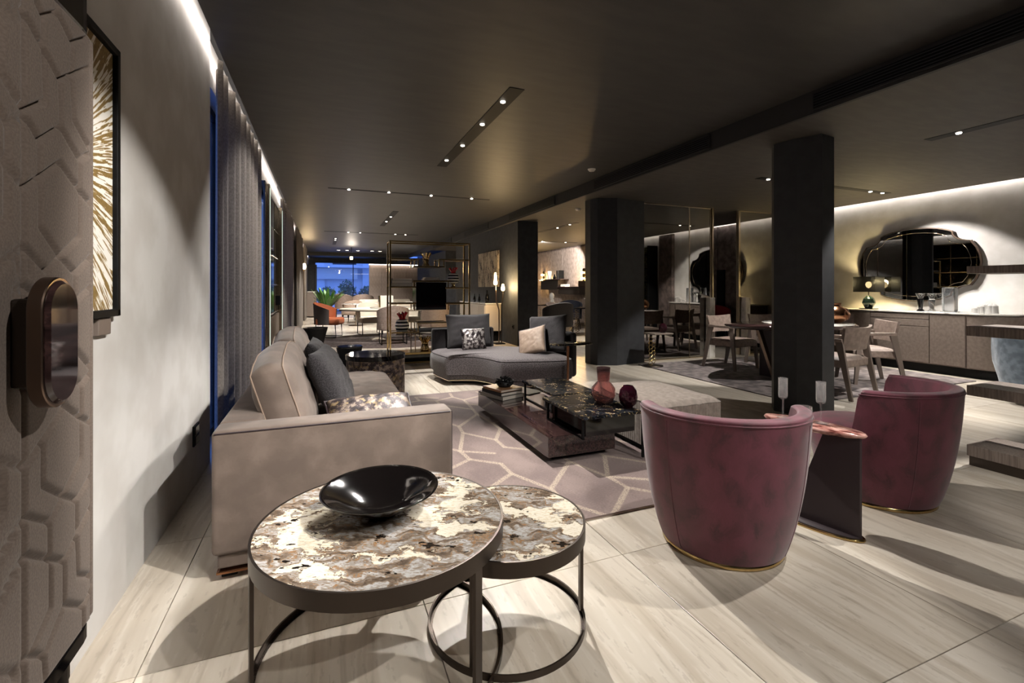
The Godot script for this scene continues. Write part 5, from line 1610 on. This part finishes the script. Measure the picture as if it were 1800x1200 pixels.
	g = G.new(); g.rbox(Vector3(0, 0.56, 0), Vector3(0.40, 1.02, 1.6), 0.01)
	part(t, "body", g, M.oak_taupe)
	g = G.new(); g.rbox(Vector3(0, 1.085, 0), Vector3(0.44, 0.03, 1.64), 0.004)
	part(t, "top", g, M.white_marble)
	for k in 3:
		g = G.new(); g.rbox(Vector3(0.205, 0.56, -0.53 + 0.53 * k), Vector3(0.012, 0.98, 0.51), 0.003)
		part(t, "door", g, M.oak_taupe)
	t = thing("black_screen", "tall black screen panel beside the shop window", "screen", P(-0.5, 24.4, 0))
	g = G.new(); g.rbox(Vector3(0, 1.18, 0), Vector3(0.42, 2.36, 0.08), 0.004)
	part(t, "panel", g, M.column_dark)
	g = G.new(); g.rbox(Vector3(0.1, 1.18, 0.03), Vector3(0.02, 2.3, 0.04), 0.002)
	part(t, "edge_strip", g, M.black)
	t = thing("pole_spotlight", "starry white spotlight hanging near the shop window", "spotlight", P(1.03, 19.6, 2.43))
	g = G.new(); g.tube([Vector3(0, 0.04, 0), Vector3(0, 0.42, 0)], 0.012, 8)
	part(t, "rod", g, M.black)
	g = G.new(); g.lathe([Vector2(0, -0.06), Vector2(0.05, -0.06), Vector2(0.055, 0.04), Vector2(0.02, 0.06), Vector2(0, 0.06)], 18)
	part(t, "head", g, M.bulb)
	omni(P(1.03, 19.4, 2.30), 0.8, Color(1, 0.95, 0.88), 0.05, t)
	# large leafy plant
	t = thing("potted_plant", "lush broad-leaved green plant in a pale pot by the window wall", "plant", P(0.10, 17.2, 0))
	g = G.new(); g.lathe([Vector2(0, 0), Vector2(0.16, 0), Vector2(0.24, 0.2), Vector2(0.25, 0.42), Vector2(0.22, 0.42), Vector2(0.2, 0.36), Vector2(0, 0.36)], 28)
	part(t, "pot", g, M.white_matt)
	var rng := RandomNumberGenerator.new(); rng.seed = 77
	for k in 64:
		var a := rng.randf() * TAU; var lean := rng.randf_range(0.15, 0.62); var L := rng.randf_range(0.45, 1.0)
		var out := Vector3(cos(a), 0, sin(a))
		var f := func(u: float, v: float) -> Vector3:
			var s := lerpf(0.0, 1.0, u)
			var pos := out * (s * L * lean + 0.22 * s * s * lean) + Vector3.UP * (0.36 + L * s * (1.0 - 0.35 * lean * s))
			var wid := 0.065 * sin(PI * clampf((s - 0.3) / 0.7, 0.02, 1.0)) + 0.006
			var side := out.cross(Vector3.UP)
			return pos + side * (v - 0.5) * 2.0 * wid + Vector3.UP * 0.03 * absf(v - 0.5)
		g = G.new(); g.sheet(7, 2, f, false, 5)
		part(t, "leaf", g, M.leaf)

func outdoors():
	var o := struct("ground_outside", slab(-9, 14, 27.15, 46, -0.15, -0.02), M.facade)
	var t := thing("street_building", "pale building with dark windows across the street outside", "building", P(1.5, 38, -0.02))
	var g := G.new(); g.box(Vector3(0, 4.2, -0.5), Vector3(20, 8.4, 1.0))
	part(t, "facade", g, M.facade)
	for k in 5:
		g = G.new(); g.box(Vector3(-6.4 + 3.2 * k, 3.6, 0.02), Vector3(1.7, 1.1, 0.08))
		var w := part(t, "window", g, M.facade_dark)
		g = G.new(); g.box(Vector3(-6.4 + 3.2 * k, 3.0, 0.12), Vector3(2.0, 0.1, 0.3))
		part(t, "sill", g, M.facade)
	for k in 4:
		g = G.new(); g.box(Vector3(-5.0 + 3.3 * k, 2.0, 0.15), Vector3(0.6, 4.0, 0.3))
		part(t, "pier", g, M.facade)
	g = G.new(); g.box(Vector3(-1.2, 2.35, 0.6), Vector3(4.2, 0.8, 0.12))
	part(t, "balcony", g, M.white_matt)
	g = G.new(); g.box(Vector3(0, 2.85, 0.7), Vector3(20, 0.12, 1.2))
	part(t, "cornice", g, M.facade)
	var rng := RandomNumberGenerator.new(); rng.seed = 9
	var spots := [[-0.9, 29.6, 1.5, "leftmost"], [0.2, 30.2, 1.35, "a"], [1.35, 29.8, 1.75, "b"], [2.5, 30.1, 1.4, "c"], [3.6, 29.9, 1.55, "d"]]
	var labels := ["hedge bush outside behind the black screen", "low hedge bush outside over the potted plant", "tall hedge bush outside behind the window mullion", "hedge bush outside right of the mullion", "hedge bush outside beyond the timber panel"]
	for i in spots.size():
		var s = spots[i]
		t = thing("hedge_bush", labels[i], "bush", P(s[0], s[1], -0.02), 0.0, "hedge bushes outside the shop window")
		g = G.new()
		for k in 700:
			var v := Vector3(rng.randfn(), rng.randfn(), rng.randfn()).normalized() * pow(rng.randf(), 0.4)
			var p := Vector3(v.x * 0.56, s[2] * 0.55 + v.y * s[2] * 0.46, v.z * 0.5)
			var x := Vector3(rng.randfn(), rng.randfn(), rng.randfn()).normalized() * 0.10; var y := Vector3(rng.randfn(), rng.randfn(), rng.randfn()).normalized() * 0.06
			g.tri(p - x, p + y, p + x); g.tri(p - x, p + x, p - y)
		var fo := part(t, "foliage", g, M.bush)
		fo.set_meta("kind", "stuff")
		g = G.new(); g.tube([Vector3.ZERO, Vector3(0.02, s[2] * 0.5, 0)], 0.03, 6)
		part(t, "stem", g, M.bronze_dark)

func lattice(parent: Node, called: String, c: Vector3, w: float, h: float, r: float, turn := 0.0):
	# gold panel made of hexagon rings, bent round a corner
	var g := G.new()
	var b := Basis(Vector3.UP, turn)
	var nx := maxi(2, int(w / (r * 1.55))); var ny := int(h / (r * 1.75))
	for i in nx:
		for j in ny:
			var o := Vector3((i - (nx - 1) / 2.0) * r * 1.55, r + j * r * 1.75 + (r * 0.87 if i % 2 else 0.0), 0)
			if o.y + r > h: continue
			var pts := []
			for k in 6: pts.append(c + b * (o + Vector3(cos(k * TAU / 6), sin(k * TAU / 6), 0) * r * 0.95))
			g.tube(pts, r * 0.16, 5, true)
	part(parent, called, g, M.gold)

func taupe_room():
	# two wall shelves with hanging back panels
	var t := thing("wall_shelf", "upper dark wall shelf on the taupe panels carrying a white vase", "shelf", P(7.89, 15.2, 1.54))
	var g := G.new(); g.rbox(Vector3(-0.17, 0, 0), Vector3(0.34, 0.03, 1.7), 0.003)
	part(t, "board", g, M.macassar)
	g = G.new(); g.rbox(Vector3(-0.15, -0.19, -0.1), Vector3(0.28, 0.34, 1.4), 0.003)
	part(t, "drawer_case", g, M.bronze_dark)
	t = thing("wall_shelf", "lower dark wall shelf on the taupe panels with books", "shelf", P(7.89, 13.85, 1.27))
	g = G.new(); g.rbox(Vector3(-0.17, 0, 0), Vector3(0.34, 0.03, 1.5), 0.003)
	part(t, "board", g, M.macassar)
	g = G.new(); g.rbox(Vector3(-0.15, -0.13, 0), Vector3(0.3, 0.23, 1.44), 0.003)
	part(t, "drawer_case", g, M.bronze_dark)
	g = G.new(); g.rbox(Vector3(-0.17, 0.1, 0.74), Vector3(0.34, 0.2, 0.02), 0.002)
	part(t, "end_fin", g, M.bronze_dark)
	g = G.new(); g.lathe([Vector2(0, 0), Vector2(0.06, 0), Vector2(0.085, 0.2), Vector2(0.09, 0.3), Vector2(0.08, 0.3), Vector2(0.06, 0.02), Vector2(0, 0.02)], 24)
	solo("white_vase", g, M.white_gloss, "white cup-shaped vase on the upper wall shelf", "vase", P(7.72, 15.5, 1.556))
	g = G.new(); g.lathe([Vector2(0, 0), Vector2(0.05, 0), Vector2(0.06, 0.06), Vector2(0.02, 0.15), Vector2(0.02, 0.18), Vector2(0, 0.18)], 20)
	solo("dark_vase", g, M.black_gloss, "small black bottle vase beside the white cup vase", "vase", P(7.72, 15.1, 1.556))
	for k in 4:
		g = G.new(); g.rbox(Vector3(0, 0.15, 0), Vector3(0.2, 0.30, 0.04), 0.003)
		solo("upright_book", g, [M.black, M.bronze_dark, M.grey_leather, M.black][k], ["black upright book first on the upper wall shelf", "bronze upright book beside the black ones on the wall shelf", "grey upright book on the upper wall shelf", "last black upright book on the upper wall shelf"][k], "book", P(7.72, 14.75 - 0.05 * k, 1.556))
	for k in 2:
		g = G.new(); g.rbox(Vector3(0, 0.02, 0), Vector3(0.2, 0.04, 0.3), 0.003)
		solo("flat_book", g, [M.paper, M.cream_fabric][k], ["white book lying at the edge of the lower wall shelf", "cream book lying on the white one on the lower wall shelf"][k], "book", P(7.72, 14.3, 1.286 + 0.0405 * k))
	# three-light sconces
	for a in [[16.3, "gold sconce with three glowing bulbs left of the wall shelves"], [13.3, "gold sconce with three glowing bulbs right of the wall shelves"]]:
		t = thing("triple_sconce", a[1], "lamp", P(7.885, a[0], 1.55))
		g = G.new(); g.rbox(Vector3(-0.01, 0, 0), Vector3(0.02, 0.66, 0.16), 0.003)
		part(t, "back_plate", g, M.gold)
		for k in 3:
			g = G.new(); g.lathe([Vector2(0, -0.04), Vector2(0.045, -0.03), Vector2(0.055, 0), Vector2(0.045, 0.03), Vector2(0, 0.04)], 16, Vector3(-0.08, -0.19 + 0.19 * k, 0))
			part(t, "bulb", g, M.bulb)
		omni(P(7.68, a[0], 1.55), 1.1, Color(1, 0.82, 0.55), 0.06, t)
	# writing desks on gold lattice legs
	for a in [[5.93, 10.5, "dark desk on gold honeycomb legs past the second column", 0.62], [6.0, 12.9, "second dark desk on gold honeycomb legs under the white bust", 0.9]]:
		t = thing("lattice_desk", a[2], "desk", P(a[0], a[1], 0))
		g = G.new(); g.rbox(Vector3(0.1, 0.725, 0), Vector3(a[3] * 2 - 0.2, 0.03, 0.62), 0.004)
		part(t, "top", g, M.black_gloss)
		for e in [-0.22, 0.22]:
			lattice(t, "lattice_leg", Vector3(e, 0, 0.25), 0.16, 0.71, 0.035)
			lattice(t, "lattice_leg", Vector3(e, 0, -0.25), 0.16, 0.71, 0.035)
	bucket_chair("desk_chair", "dark brown high-backed chair before the honeycomb desk", M.grey_leather, M.grey_leather, P(5.12, 9.85, 0), PI, 1.12)
	bucket_chair("desk_chair", "taupe desk chair pushed under the honeycomb desk", M.taupe_leather, M.taupe_leather, P(6.0, 11.5, 0), 0.4, 1.05, false)
	bucket_chair("desk_chair", "navy desk chair against the taupe panels", M.navy_fabric, M.navy_fabric, P(6.75, 12.2, 0), -0.6, 1.1, false)
	t = thing("white_bust", "white sculpted bust on the farther desk before the taupe panels", "sculpture", P(6.55, 13.0, 0.741))
	g = G.new(); g.lathe([Vector2(0, 0), Vector2(0.10, 0), Vector2(0.12, 0.05), Vector2(0.05, 0.1), Vector2(0.045, 0.14), Vector2(0.085, 0.2), Vector2(0.09, 0.27), Vector2(0.06, 0.33), Vector2(0, 0.35)], 20, Vector3.ZERO, 0.85, 1.0)
	part(t, "head", g, M.white_gloss)
	g = G.new(); g.rbox(Vector3(0, 0.1, 0.1), Vector3(0.05, 0.1, 0.05), 0.02)
	part(t, "beard", g, M.white_gloss)
	t = thing("pale_console", "pale console cabinet at the right end of the taupe wall", "cabinet", P(7.6, 12.0, 0))
	g = G.new(); g.rbox(Vector3(0, 0.45, 0), Vector3(0.5, 0.9, 0.7), 0.006)
	part(t, "body", g, M.beige_lacquer)
	g = G.new(); g.rbox(Vector3(0, 0.915, 0), Vector3(0.55, 0.03, 0.75), 0.004)
	part(t, "top", g, M.white_marble)

func dining_chair(label: String, at: Vector3, turn: float) -> Node3D:
	# faces +z
	var t := thing("dining_chair", label, "chair", at, turn, "taupe armchairs round the oval dining table")
	var g := G.new()
	var f := func(u: float, v: float) -> Vector3:
		var a := u * 2 - 1; var b := v * 2 - 1
		var e := pow(maxf(0, (1 - pow(absf(a), 6.0)) * (1 - pow(absf(b), 6.0))), 0.4)
		return Vector3(a * 0.245, 0.42 + 0.04 * e, 0.02 + b * 0.24)
	g.sheet(14, 14, f, true, 5)
	g.rbox(Vector3(0, 0.385, 0.02), Vector3(0.49, 0.09, 0.48), 0.015)
	part(t, "seat", g, M.taupe_leather)
	# curved back panel
	g = G.new()
	for sg in [0.0, 1.0]:
		var fb := func(u: float, v: float) -> Vector3:
			var a := u * 2 - 1
			return Vector3(a * (0.255 + 0.02 * v), 0.535 + v * (0.245 + 0.02 * a * a), -0.235 - 0.045 * v + 0.07 * a * a - sg * 0.03)
		g.sheet(16, 6, fb, sg < 0.5, 5)
	for v in [0.0, 1.0]:
		var fe := func(u: float, w: float) -> Vector3:
			var a := u * 2 - 1
			return Vector3(a * (0.255 + 0.02 * v), 0.535 + v * (0.245 + 0.02 * a * a), -0.235 - 0.045 * v + 0.07 * a * a - w * 0.03)
		g.sheet(16, 1, fe, v < 0.5, 6)
	for u in [0.0, 1.0]:
		var fs := func(v: float, w: float) -> Vector3:
			var a: float = u * 2 - 1
			return Vector3(a * (0.255 + 0.02 * v), 0.535 + v * (0.245 + 0.02 * a * a), -0.235 - 0.045 * v + 0.07 * a * a - w * 0.03)
		g.sheet(6, 1, fs, u > 0.5, 6)
	part(t, "backrest", g, M.taupe_leather)
	for e in [-1, 1]:
		g = G.new(); g.leg(Vector3(e * 0.262, 0.64, 0.185), Vector3(e * 0.275, 0, 0.25), Vector2(0.034, 0.07), Vector2(0.028, 0.036))
		part(t, "leg", g, M.taupe_lacquer)
		g = G.new(); g.leg(Vector3(e * 0.262, 0.66, -0.16), Vector3(e * 0.275, 0, -0.29), Vector2(0.034, 0.075), Vector2(0.028, 0.036))
		part(t, "leg", g, M.taupe_lacquer)
		g = G.new(); g.bar(Vector3(e * 0.262, 0.64, -0.20), Vector3(e * 0.264, 0.635, 0.22), 0.045, 0.035, 0.006)
		part(t, "armrest", g, M.taupe_leather)
	return t

func dining_room():
	# rug
	var m := sm("dining_rug_pile", Color.WHITE, 0.95)
	tri_map(m, noise(0.012, [Color8(78, 70, 70), Color8(108, 98, 96), Color8(130, 120, 117)], [0.25, 0.5, 0.8], 160, 512, FastNoiseLite.TYPE_SIMPLEX, 5), Vector3.ONE * 0.9)
	m.rim_enabled = true; m.rim = 0.3
	solo("dining_rug", slab(4.66, 7.95, 3.44, 6.2, 0.0, 0.012, 0.003), m, "grey mauve rug under the oval dining table", "rug")
	# oval table
	var t := thing("oval_dining_table", "oval dining table with glossy dark top and pale marble end on a dark panel base", "table", P(5.85, 4.5, 0.012))
	var g := G.new(); g.lathe([Vector2(0, 0.69), Vector2(0.90, 0.69), Vector2(0.95, 0.715), Vector2(0.95, 0.728), Vector2(0, 0.728)], 64, Vector3.ZERO, 1.0, 0.66)
	part(t, "top", g, M.macassar)
	g = G.new(); g.lathe([Vector2(0, 0.729), Vector2(0.55, 0.729), Vector2(0.55, 0.736), Vector2(0, 0.736)], 56, Vector3(0.32, 0, 0.02), 1.0, 0.98)
	part(t, "marble_inlay", g, M.white_marble)
	g = G.new(); g.rbox(Vector3(-0.15, 0.345, 0), Vector3(0.07, 0.69, 0.62), 0.01); g.rbox(Vector3(0.12, 0.345, 0), Vector3(0.5, 0.69, 0.09), 0.01)
	part(t, "pedestal", g, M.dark_leather)
	g = G.new(); g.leg(Vector3(-0.45, 0.69, -0.1), Vector3(-0.40, 0.0, 0.12), Vector2(0.07, 0.05), Vector2(0.045, 0.04))
	part(t, "bronze_leg", g, M.bronze)
	# vases on the table
	g = G.new(); g.lathe([Vector2(0, 0), Vector2(0.07, 0), Vector2(0.15, 0.06), Vector2(0.168, 0.12), Vector2(0.14, 0.19), Vector2(0.07, 0.228), Vector2(0.055, 0.24), Vector2(0.058, 0.262), Vector2(0.068, 0.275), Vector2(0.06, 0.275), Vector2(0.048, 0.25), Vector2(0.0, 0.24)], 40)
	solo("bronze_vase", g, M.copper, "round metallic bronze vase on the oval dining table", "vase", P(6.56, 4.34, 0.748))
	g = G.new(); g.lathe([Vector2(0, 0), Vector2(0.05, 0), Vector2(0.10, 0.06), Vector2(0.115, 0.16), Vector2(0.095, 0.25), Vector2(0.08, 0.28), Vector2(0.075, 0.28), Vector2(0.09, 0.2), Vector2(0.0, 0.02)], 36)
	solo("dark_glass_vase", g, M.bowl_glaze, "taller dark glazed vase beside the bronze one on the dining table", "vase", P(6.30, 4.50, 0.748))
	var c := dining_chair("taupe dining armchair at the table with its back to the first column", P(5.47, 3.62, 0.012), PI + 0.12)
	copy(c, P(6.58, 3.95, 0.012), PI + 0.95, "taupe dining armchair at the table end facing the sideboard lamp")
	copy(c, P(5.80, 5.42, 0.012), 0.15, "taupe dining armchair between the table and the glass doorway")
	copy(c, P(6.62, 5.36, 0.012), -0.2, "taupe dining armchair on the far side behind the column")
	copy(c, P(7.45, 4.95, 0.012), -0.9, "taupe dining armchair closest to the sideboard")
	# gold honeycomb side table before the mirror glass
	t = thing("honeycomb_side_table", "small side table on a gold honeycomb leg before the mirror glass", "side table", P(4.78, 5.98, 0.012))
	g = G.new(); g.rbox(Vector3(0.10, 0.505, 0), Vector3(0.36, 0.02, 0.28), 0.004)
	part(t, "top", g, M.oak_taupe)
	lattice(t, "lattice_leg", Vector3(-0.02, 0.01, 0), 0.10, 0.48, 0.036)
	g = G.new(); g.lathe([Vector2(0, 0), Vector2(0.15, 0), Vector2(0.15, 0.01), Vector2(0, 0.012)], 32)
	part(t, "foot", g, M.bronze_dark)
	g = G.new(); g.lathe([Vector2(0, 0), Vector2(0.04, 0), Vector2(0.065, 0.05), Vector2(0.06, 0.11), Vector2(0.03, 0.14), Vector2(0, 0.142)], 28)
	solo("plum_vase", g, M.plum_glass, "dark plum vase on the honeycomb side table", "vase", P(4.97, 5.98, 0.528))
	# pale stone piers either side of the doorway
	for a in [[6.36, "pale marble pier on the left of the doorway"], [7.2, "pale marble pier on the right of the doorway"]]:
		g = G.new(); g.rbox(Vector3(0, 0.53, 0), Vector3(0.12, 1.06, 0.10), 0.004)
		solo("marble_pier", g, M.white_marble, a[1], "pier", P(a[0], 6.40, 0))
	# behind the doorway
	bucket_chair("red_chair", "red upholstered chair behind the glass doorway", M.red_fabric, M.red_fabric, P(8.05, 8.0, 0), -0.9, 1.05, false)
	g = G.new(); g.rbox(Vector3(0, 0.85, 0), Vector3(0.04, 1.6, 0.22), 0.004)
	solo("dark_wall_panel", g, M.black, "tall narrow black panel on the brown wall behind the doorway", "panel", P(8.51, 8.25, 0.0))
	sideboard()

func sideboard():
	var t := thing("long_sideboard", "long taupe oak sideboard with marble top below the shaped mirror", "sideboard", P(8.36, 4.5, 0))
	# front at local x -0.24, ends rounded; z local = -(d - 4.5)
	var outl := func(grow: float) -> PackedVector2Array:
		var po := PackedVector2Array([Vector2(0.235, 1.33 + grow), Vector2(0.235, -1.36 - grow)])
		for k in 9:
			var a := PI / 2 * k / 8
			po.append(Vector2(0.10 - sin(a) * (0.34 + grow), -0.98 - cos(a) * (0.38 + grow)))
		for k in 9:
			var a := PI / 2 * k / 8
			po.append(Vector2(0.10 - cos(a) * (0.34 + grow), 0.95 + sin(a) * (0.38 + grow)))
		return po
	var g := G.new(); g.prism(outl.call(-0.012), 0.13, 0.855, 0.0, Vector3.ZERO, true)
	part(t, "body", g, M.oak_taupe)
	g = G.new(); g.prism(outl.call(0.012), 0.862, 0.884, 0.003, Vector3.ZERO, false)
	part(t, "marble_top", g, M.white_marble)
	g = G.new(); g.prism(outl.call(-0.035), 0.855, 0.862, 0.0)
	part(t, "top_support", g, M.oak_taupe)
	g = G.new(); g.prism(outl.call(-0.07), 0.0, 0.13, 0.0)
	part(t, "plinth", g, M.black)
	var fx := -0.234
	for a in [[4.04, 3.63], [5.45, 4.83]]:
		g = G.new(); g.rbox(Vector3(fx, 0.495, -((a[0] + a[1]) / 2 - 4.5)), Vector3(0.016, 0.70, absf(a[0] - a[1]) - 0.008), 0.002)
		part(t, "door", g, M.oak_taupe)
	for a in [[0.145, 0.66], [0.668, 0.766], [0.774, 0.848]]:
		g = G.new(); g.rbox(Vector3(fx, (a[0] + a[1]) / 2, -(4.435 - 4.5)), Vector3(0.016, a[1] - a[0], 0.778), 0.002)
		part(t, "drawer", g, M.oak_taupe)
	g = G.new()
	var fr := func(u: float, v: float) -> Vector3:
		var a := PI / 2 * u
		return Vector3(0.10 - sin(a) * 0.345, 0.145 + v * 0.70, 0.98 + 0.0 + cos(a) * 0.0) if false else Vector3(0.10 - cos(a) * 0.342, 0.145 + v * 0.70, 0.885 + 0.065 * minf(1.0, u * 6.0) + sin(a) * 0.382)
	g.sheet(18, 1, fr, false, 5)
	part(t, "curved_end_door", g, M.oak_taupe)
	# mirror
	var mt := thing("shaped_mirror", "large oval mirror with notched corners above the sideboard", "mirror", P(8.575, 4.45, 1.59))
	var quarter := [[0, 1], [0.2, 0.985], [0.38, 0.945], [0.52, 0.885], [0.585, 0.84], [0.60, 0.75], [0.64, 0.67], [0.71, 0.61], [0.79, 0.575], [0.855, 0.565], [0.93, 0.40], [0.98, 0.2], [1, 0]]
	var shape := func(s: float, grow: float) -> PackedVector2Array:
		var po := PackedVector2Array()
		for q in 4:
			for i in 12:
				var p = quarter[i] if q % 2 == 0 else quarter[12 - i]
				var sx := 1.0 if q < 2 else -1.0
				var sy := 1.0 if q == 0 or q == 3 else -1.0
				po.append(Vector2(p[0] * sx * (0.815 * s + grow), p[1] * sy * (0.57 * s + grow)))
		return po
	var stand := Basis(Vector3(0, 0, 1), Vector3(-1, 0, 0), Vector3(0, -1, 0))  # prism height towards -x
	for a in [["frame", 1.0, 0.0, 0.03, "bronze"], ["glass", 0.972, 0.03, 0.036, "mirror"]]:
		g = G.new(); g.prism(shape.call(a[1], 0.0), a[2], a[3], 0.002, Vector3.ZERO, false)
		var o := part(mt, a[0], g, M[a[4]])
		o.basis = stand
	g = G.new()
	var pts := []
	for p in shape.call(0.86, 0.0): pts.append(Vector3(-0.037, -p.y, p.x))
	g.tube(pts, 0.0025, 5, true)
	part(mt, "etched_line", g, M.champagne)
	# lamp with see-through black shade
	t = thing("crystal_lamp", "table lamp with faceted green crystal base and sheer black shade", "lamp", P(8.33, 4.98, 0.885))
	g = G.new(); g.lathe([Vector2(0, 0.012), Vector2(0.06, 0.012), Vector2(0.115, 0.10), Vector2(0.09, 0.17), Vector2(0.03, 0.22), Vector2(0, 0.22)], 7, Vector3.ZERO, 1, 0.8, true)
	part(t, "crystal_base", g, M.green_glass)
	g = G.new(); g.rbox(Vector3(0, 0.006, 0), Vector3(0.14, 0.012, 0.22), 0.002)
	part(t, "foot", g, M.black_gloss)
	g = G.new(); g.tube([Vector3(0, 0.22, 0), Vector3(0, 0.34, 0)], 0.008, 8)
	part(t, "stem", g, M.champagne)
	g = G.new(); g.lathe([Vector2(0, 0.34), Vector2(0.03, 0.36), Vector2(0.045, 0.40), Vector2(0.03, 0.44), Vector2(0, 0.45)], 18)
	part(t, "bulb", g, M.bulb)
	var ms := sm("sheer_black", Color(0.02, 0.02, 0.02, 0.93), 0.4)
	ms.transparency = BaseMaterial3D.TRANSPARENCY_ALPHA
	g = G.new()
	var bx := [Vector3(-0.12, 0, -0.17), Vector3(0.12, 0, -0.17), Vector3(0.12, 0, 0.17), Vector3(-0.12, 0, 0.17)]
	for k in 4:
		var p: Vector3 = bx[k]; var q: Vector3 = bx[(k + 1) % 4]
		g.quad(p + Vector3.UP * 0.28, q + Vector3.UP * 0.28, q + Vector3.UP * 0.53, p + Vector3.UP * 0.53, p + q)
	part(t, "shade", g, ms)
	omni(P(8.33, 4.98, 1.32), 1.3, Color(1, 0.9, 0.66), 0.05, t)
	# crystal pieces
	for a in [[4.24, "black-stemmed crystal candle holder on the sideboard", "black_gloss"], [4.10, "clear crystal candle holder on the sideboard", "crystal"]]:
		t = thing("candle_holder", a[1], "candle holder", P(8.30, a[0], 0.885), 0.0, "crystal candle holders on the sideboard")
		g = G.new(); g.lathe([Vector2(0, 0), Vector2(0.05, 0), Vector2(0.045, 0.015), Vector2(0.026, 0.03), Vector2(0.045, 0.17), Vector2(0.03, 0.185), Vector2(0, 0.185)], 8, Vector3.ZERO, 1, 1, true)
		part(t, "stem", g, M[a[2]])
		g = G.new(); g.lathe([Vector2(0, 0.185), Vector2(0.03, 0.185), Vector2(0.04, 0.21), Vector2(0.065, 0.265), Vector2(0.03, 0.265), Vector2(0, 0.22)], 8, Vector3.ZERO, 1, 1, true)
		part(t, "cup", g, M.crystal)
	t = thing("crystal_block", "tall bubbled clear crystal block on the sideboard", "ornament", P(8.33, 3.90, 0.885))
	g = G.new(); g.rbox(Vector3(0, 0.18, 0), Vector3(0.10, 0.34, 0.15), 0.012)
	part(t, "block", g, M.crystal)
	g = G.new(); g.rbox(Vector3(0, 0.005, 0), Vector3(0.12, 0.01, 0.18), 0.002)
	part(t, "foot", g, M.crystal)
	g = G.new()
	var rng := RandomNumberGenerator.new(); rng.seed = 31
	for k in 8:
		var z := -0.11 + 0.03 * k; var hh := 0.07 + 0.11 * (1.0 - absf(k - 5.2) / 6.0) * rng.randf_range(0.7, 1.0)
		g.lathe([Vector2(0.045, 0), Vector2(0.04, hh * 0.7), Vector2(0.0, hh)], 6, Vector3(rng.randf_range(-0.02, 0.02), 0, z), 1.0, 1.0, true)
	solo("quartz_cluster", g, sm("quartz_grey", Color8(150, 148, 144), 0.3), "grey quartz crystal cluster at the rounded end of the sideboard", "ornament", P(8.34, 3.52, 0.885))
	# blue armchair by the plank shelves
	t = thing("blue_armchair", "grey-blue velvet tub armchair behind the plank shelves", "armchair", P(6.98, 2.45, 0), -0.9)
	g = G.new()
	var H := func(th: float) -> float: return 0.72 if absf(th) < 1.75 else lerpf(0.72, 0.42, clampf((absf(th) - 1.75) / 0.3, 0, 1))
	var fo := func(u: float, v: float) -> Vector3:
		var th := -PI + TAU * u
		var h: float = lerpf(0.14, H.call(th), v)
		var r := 0.34 + 0.07 * v
		return Vector3(sin(th) * r, h, cos(th) * r)
	g.sheet(64, 6, fo, false, 5)
	part(t, "shell", g, M.blue_velvet)
	g = G.new()
	var ft := func(u: float, v: float) -> Vector3:
		var th := -PI + TAU * u
		var hh: float = H.call(th)
		var r := 0.41 - 0.09 * v
		return Vector3(sin(th) * r, hh + 0.014 * sin(v * PI) - (0.0 if v < 0.99 else 0.0), cos(th) * r)
	g.sheet(64, 3, ft, false, 5)
	var fi := func(u: float, v: float) -> Vector3:
		var th := -PI + TAU * u
		return Vector3(sin(th) * 0.32, lerpf(0.40, H.call(th), v), cos(th) * 0.32)
	g.sheet(64, 2, fi, true, 6)
	part(t, "inner_shell", g, M.blue_velvet)
	g = G.new(); g.lathe([Vector2(0, 0.16), Vector2(0.32, 0.16), Vector2(0.32, 0.42), Vector2(0.2, 0.45), Vector2(0, 0.455)], 40)
	part(t, "seat_cushion", g, M.blue_velvet)
	for k in 4:
		var a := TAU * (k + 0.5) / 4
		g = G.new(); g.leg(Vector3(cos(a) * 0.27, 0.15, sin(a) * 0.27), Vector3(cos(a) * 0.29, 0, sin(a) * 0.29), Vector2(0.04, 0.04), Vector2(0.022, 0.022))
		part(t, "leg", g, M.dark_leather)
	# bookcase along the right wall, seen in the mirror glass only
	t = thing("green_backed_bookcase", "black bookcase with green stone back on the right wall reflected in the glass", "bookcase", P(8.42, 1.6, 0))
	var gm := sm("green_onyx", Color.WHITE, 0.3)
	tri_map(gm, noise(0.02, [Color8(36, 38, 20), Color8(96, 96, 54), Color8(150, 144, 92)], [0.25, 0.5, 0.8], 170), Vector3.ONE * 1.4)
	g = G.new(); g.box(Vector3(0.15, 1.2, 0), Vector3(0.02, 2.4, 1.5))
	part(t, "stone_back", g, gm)
	for k in 6:
		g = G.new(); g.rbox(Vector3(0, 0.25 + 0.38 * k, 0), Vector3(0.3, 0.03, 1.5), 0.002)
		part(t, "shelf", g, M.black)
	for e in [-1, 1]:
		g = G.new(); g.rbox(Vector3(0, 1.2, e * 0.77), Vector3(0.32, 2.4, 0.04), 0.002)
		part(t, "side", g, M.black)
	g = G.new(); g.rbox(Vector3(0, 0.12, 0), Vector3(0.30, 0.23, 1.5), 0.002)
	part(t, "base", g, M.black)
	struct("trim_3", slab(8.5, 8.6, 2.55, 3.05, 0, 2.66), M.brown_panel)

func background():
	curtain_wall()
	shelving()
	painting_wall()
	far_dining()
	taupe_room()
	dining_room()
	outdoors()

func _ready():
	camera_and_sky()
	materials()
	lighting()
	setting()
	bar_cabinet()
	wall_things()
	curtain(3.88, 6.45, -0.71, 9, "greige curtain beside the end of the pale left wall", 1)
	sofa()
	sofa_cushions()
	front_tables()
	rug()
	coffee_group()
	velvet_corner()
	plank_shelves()
	chaise()
	background()
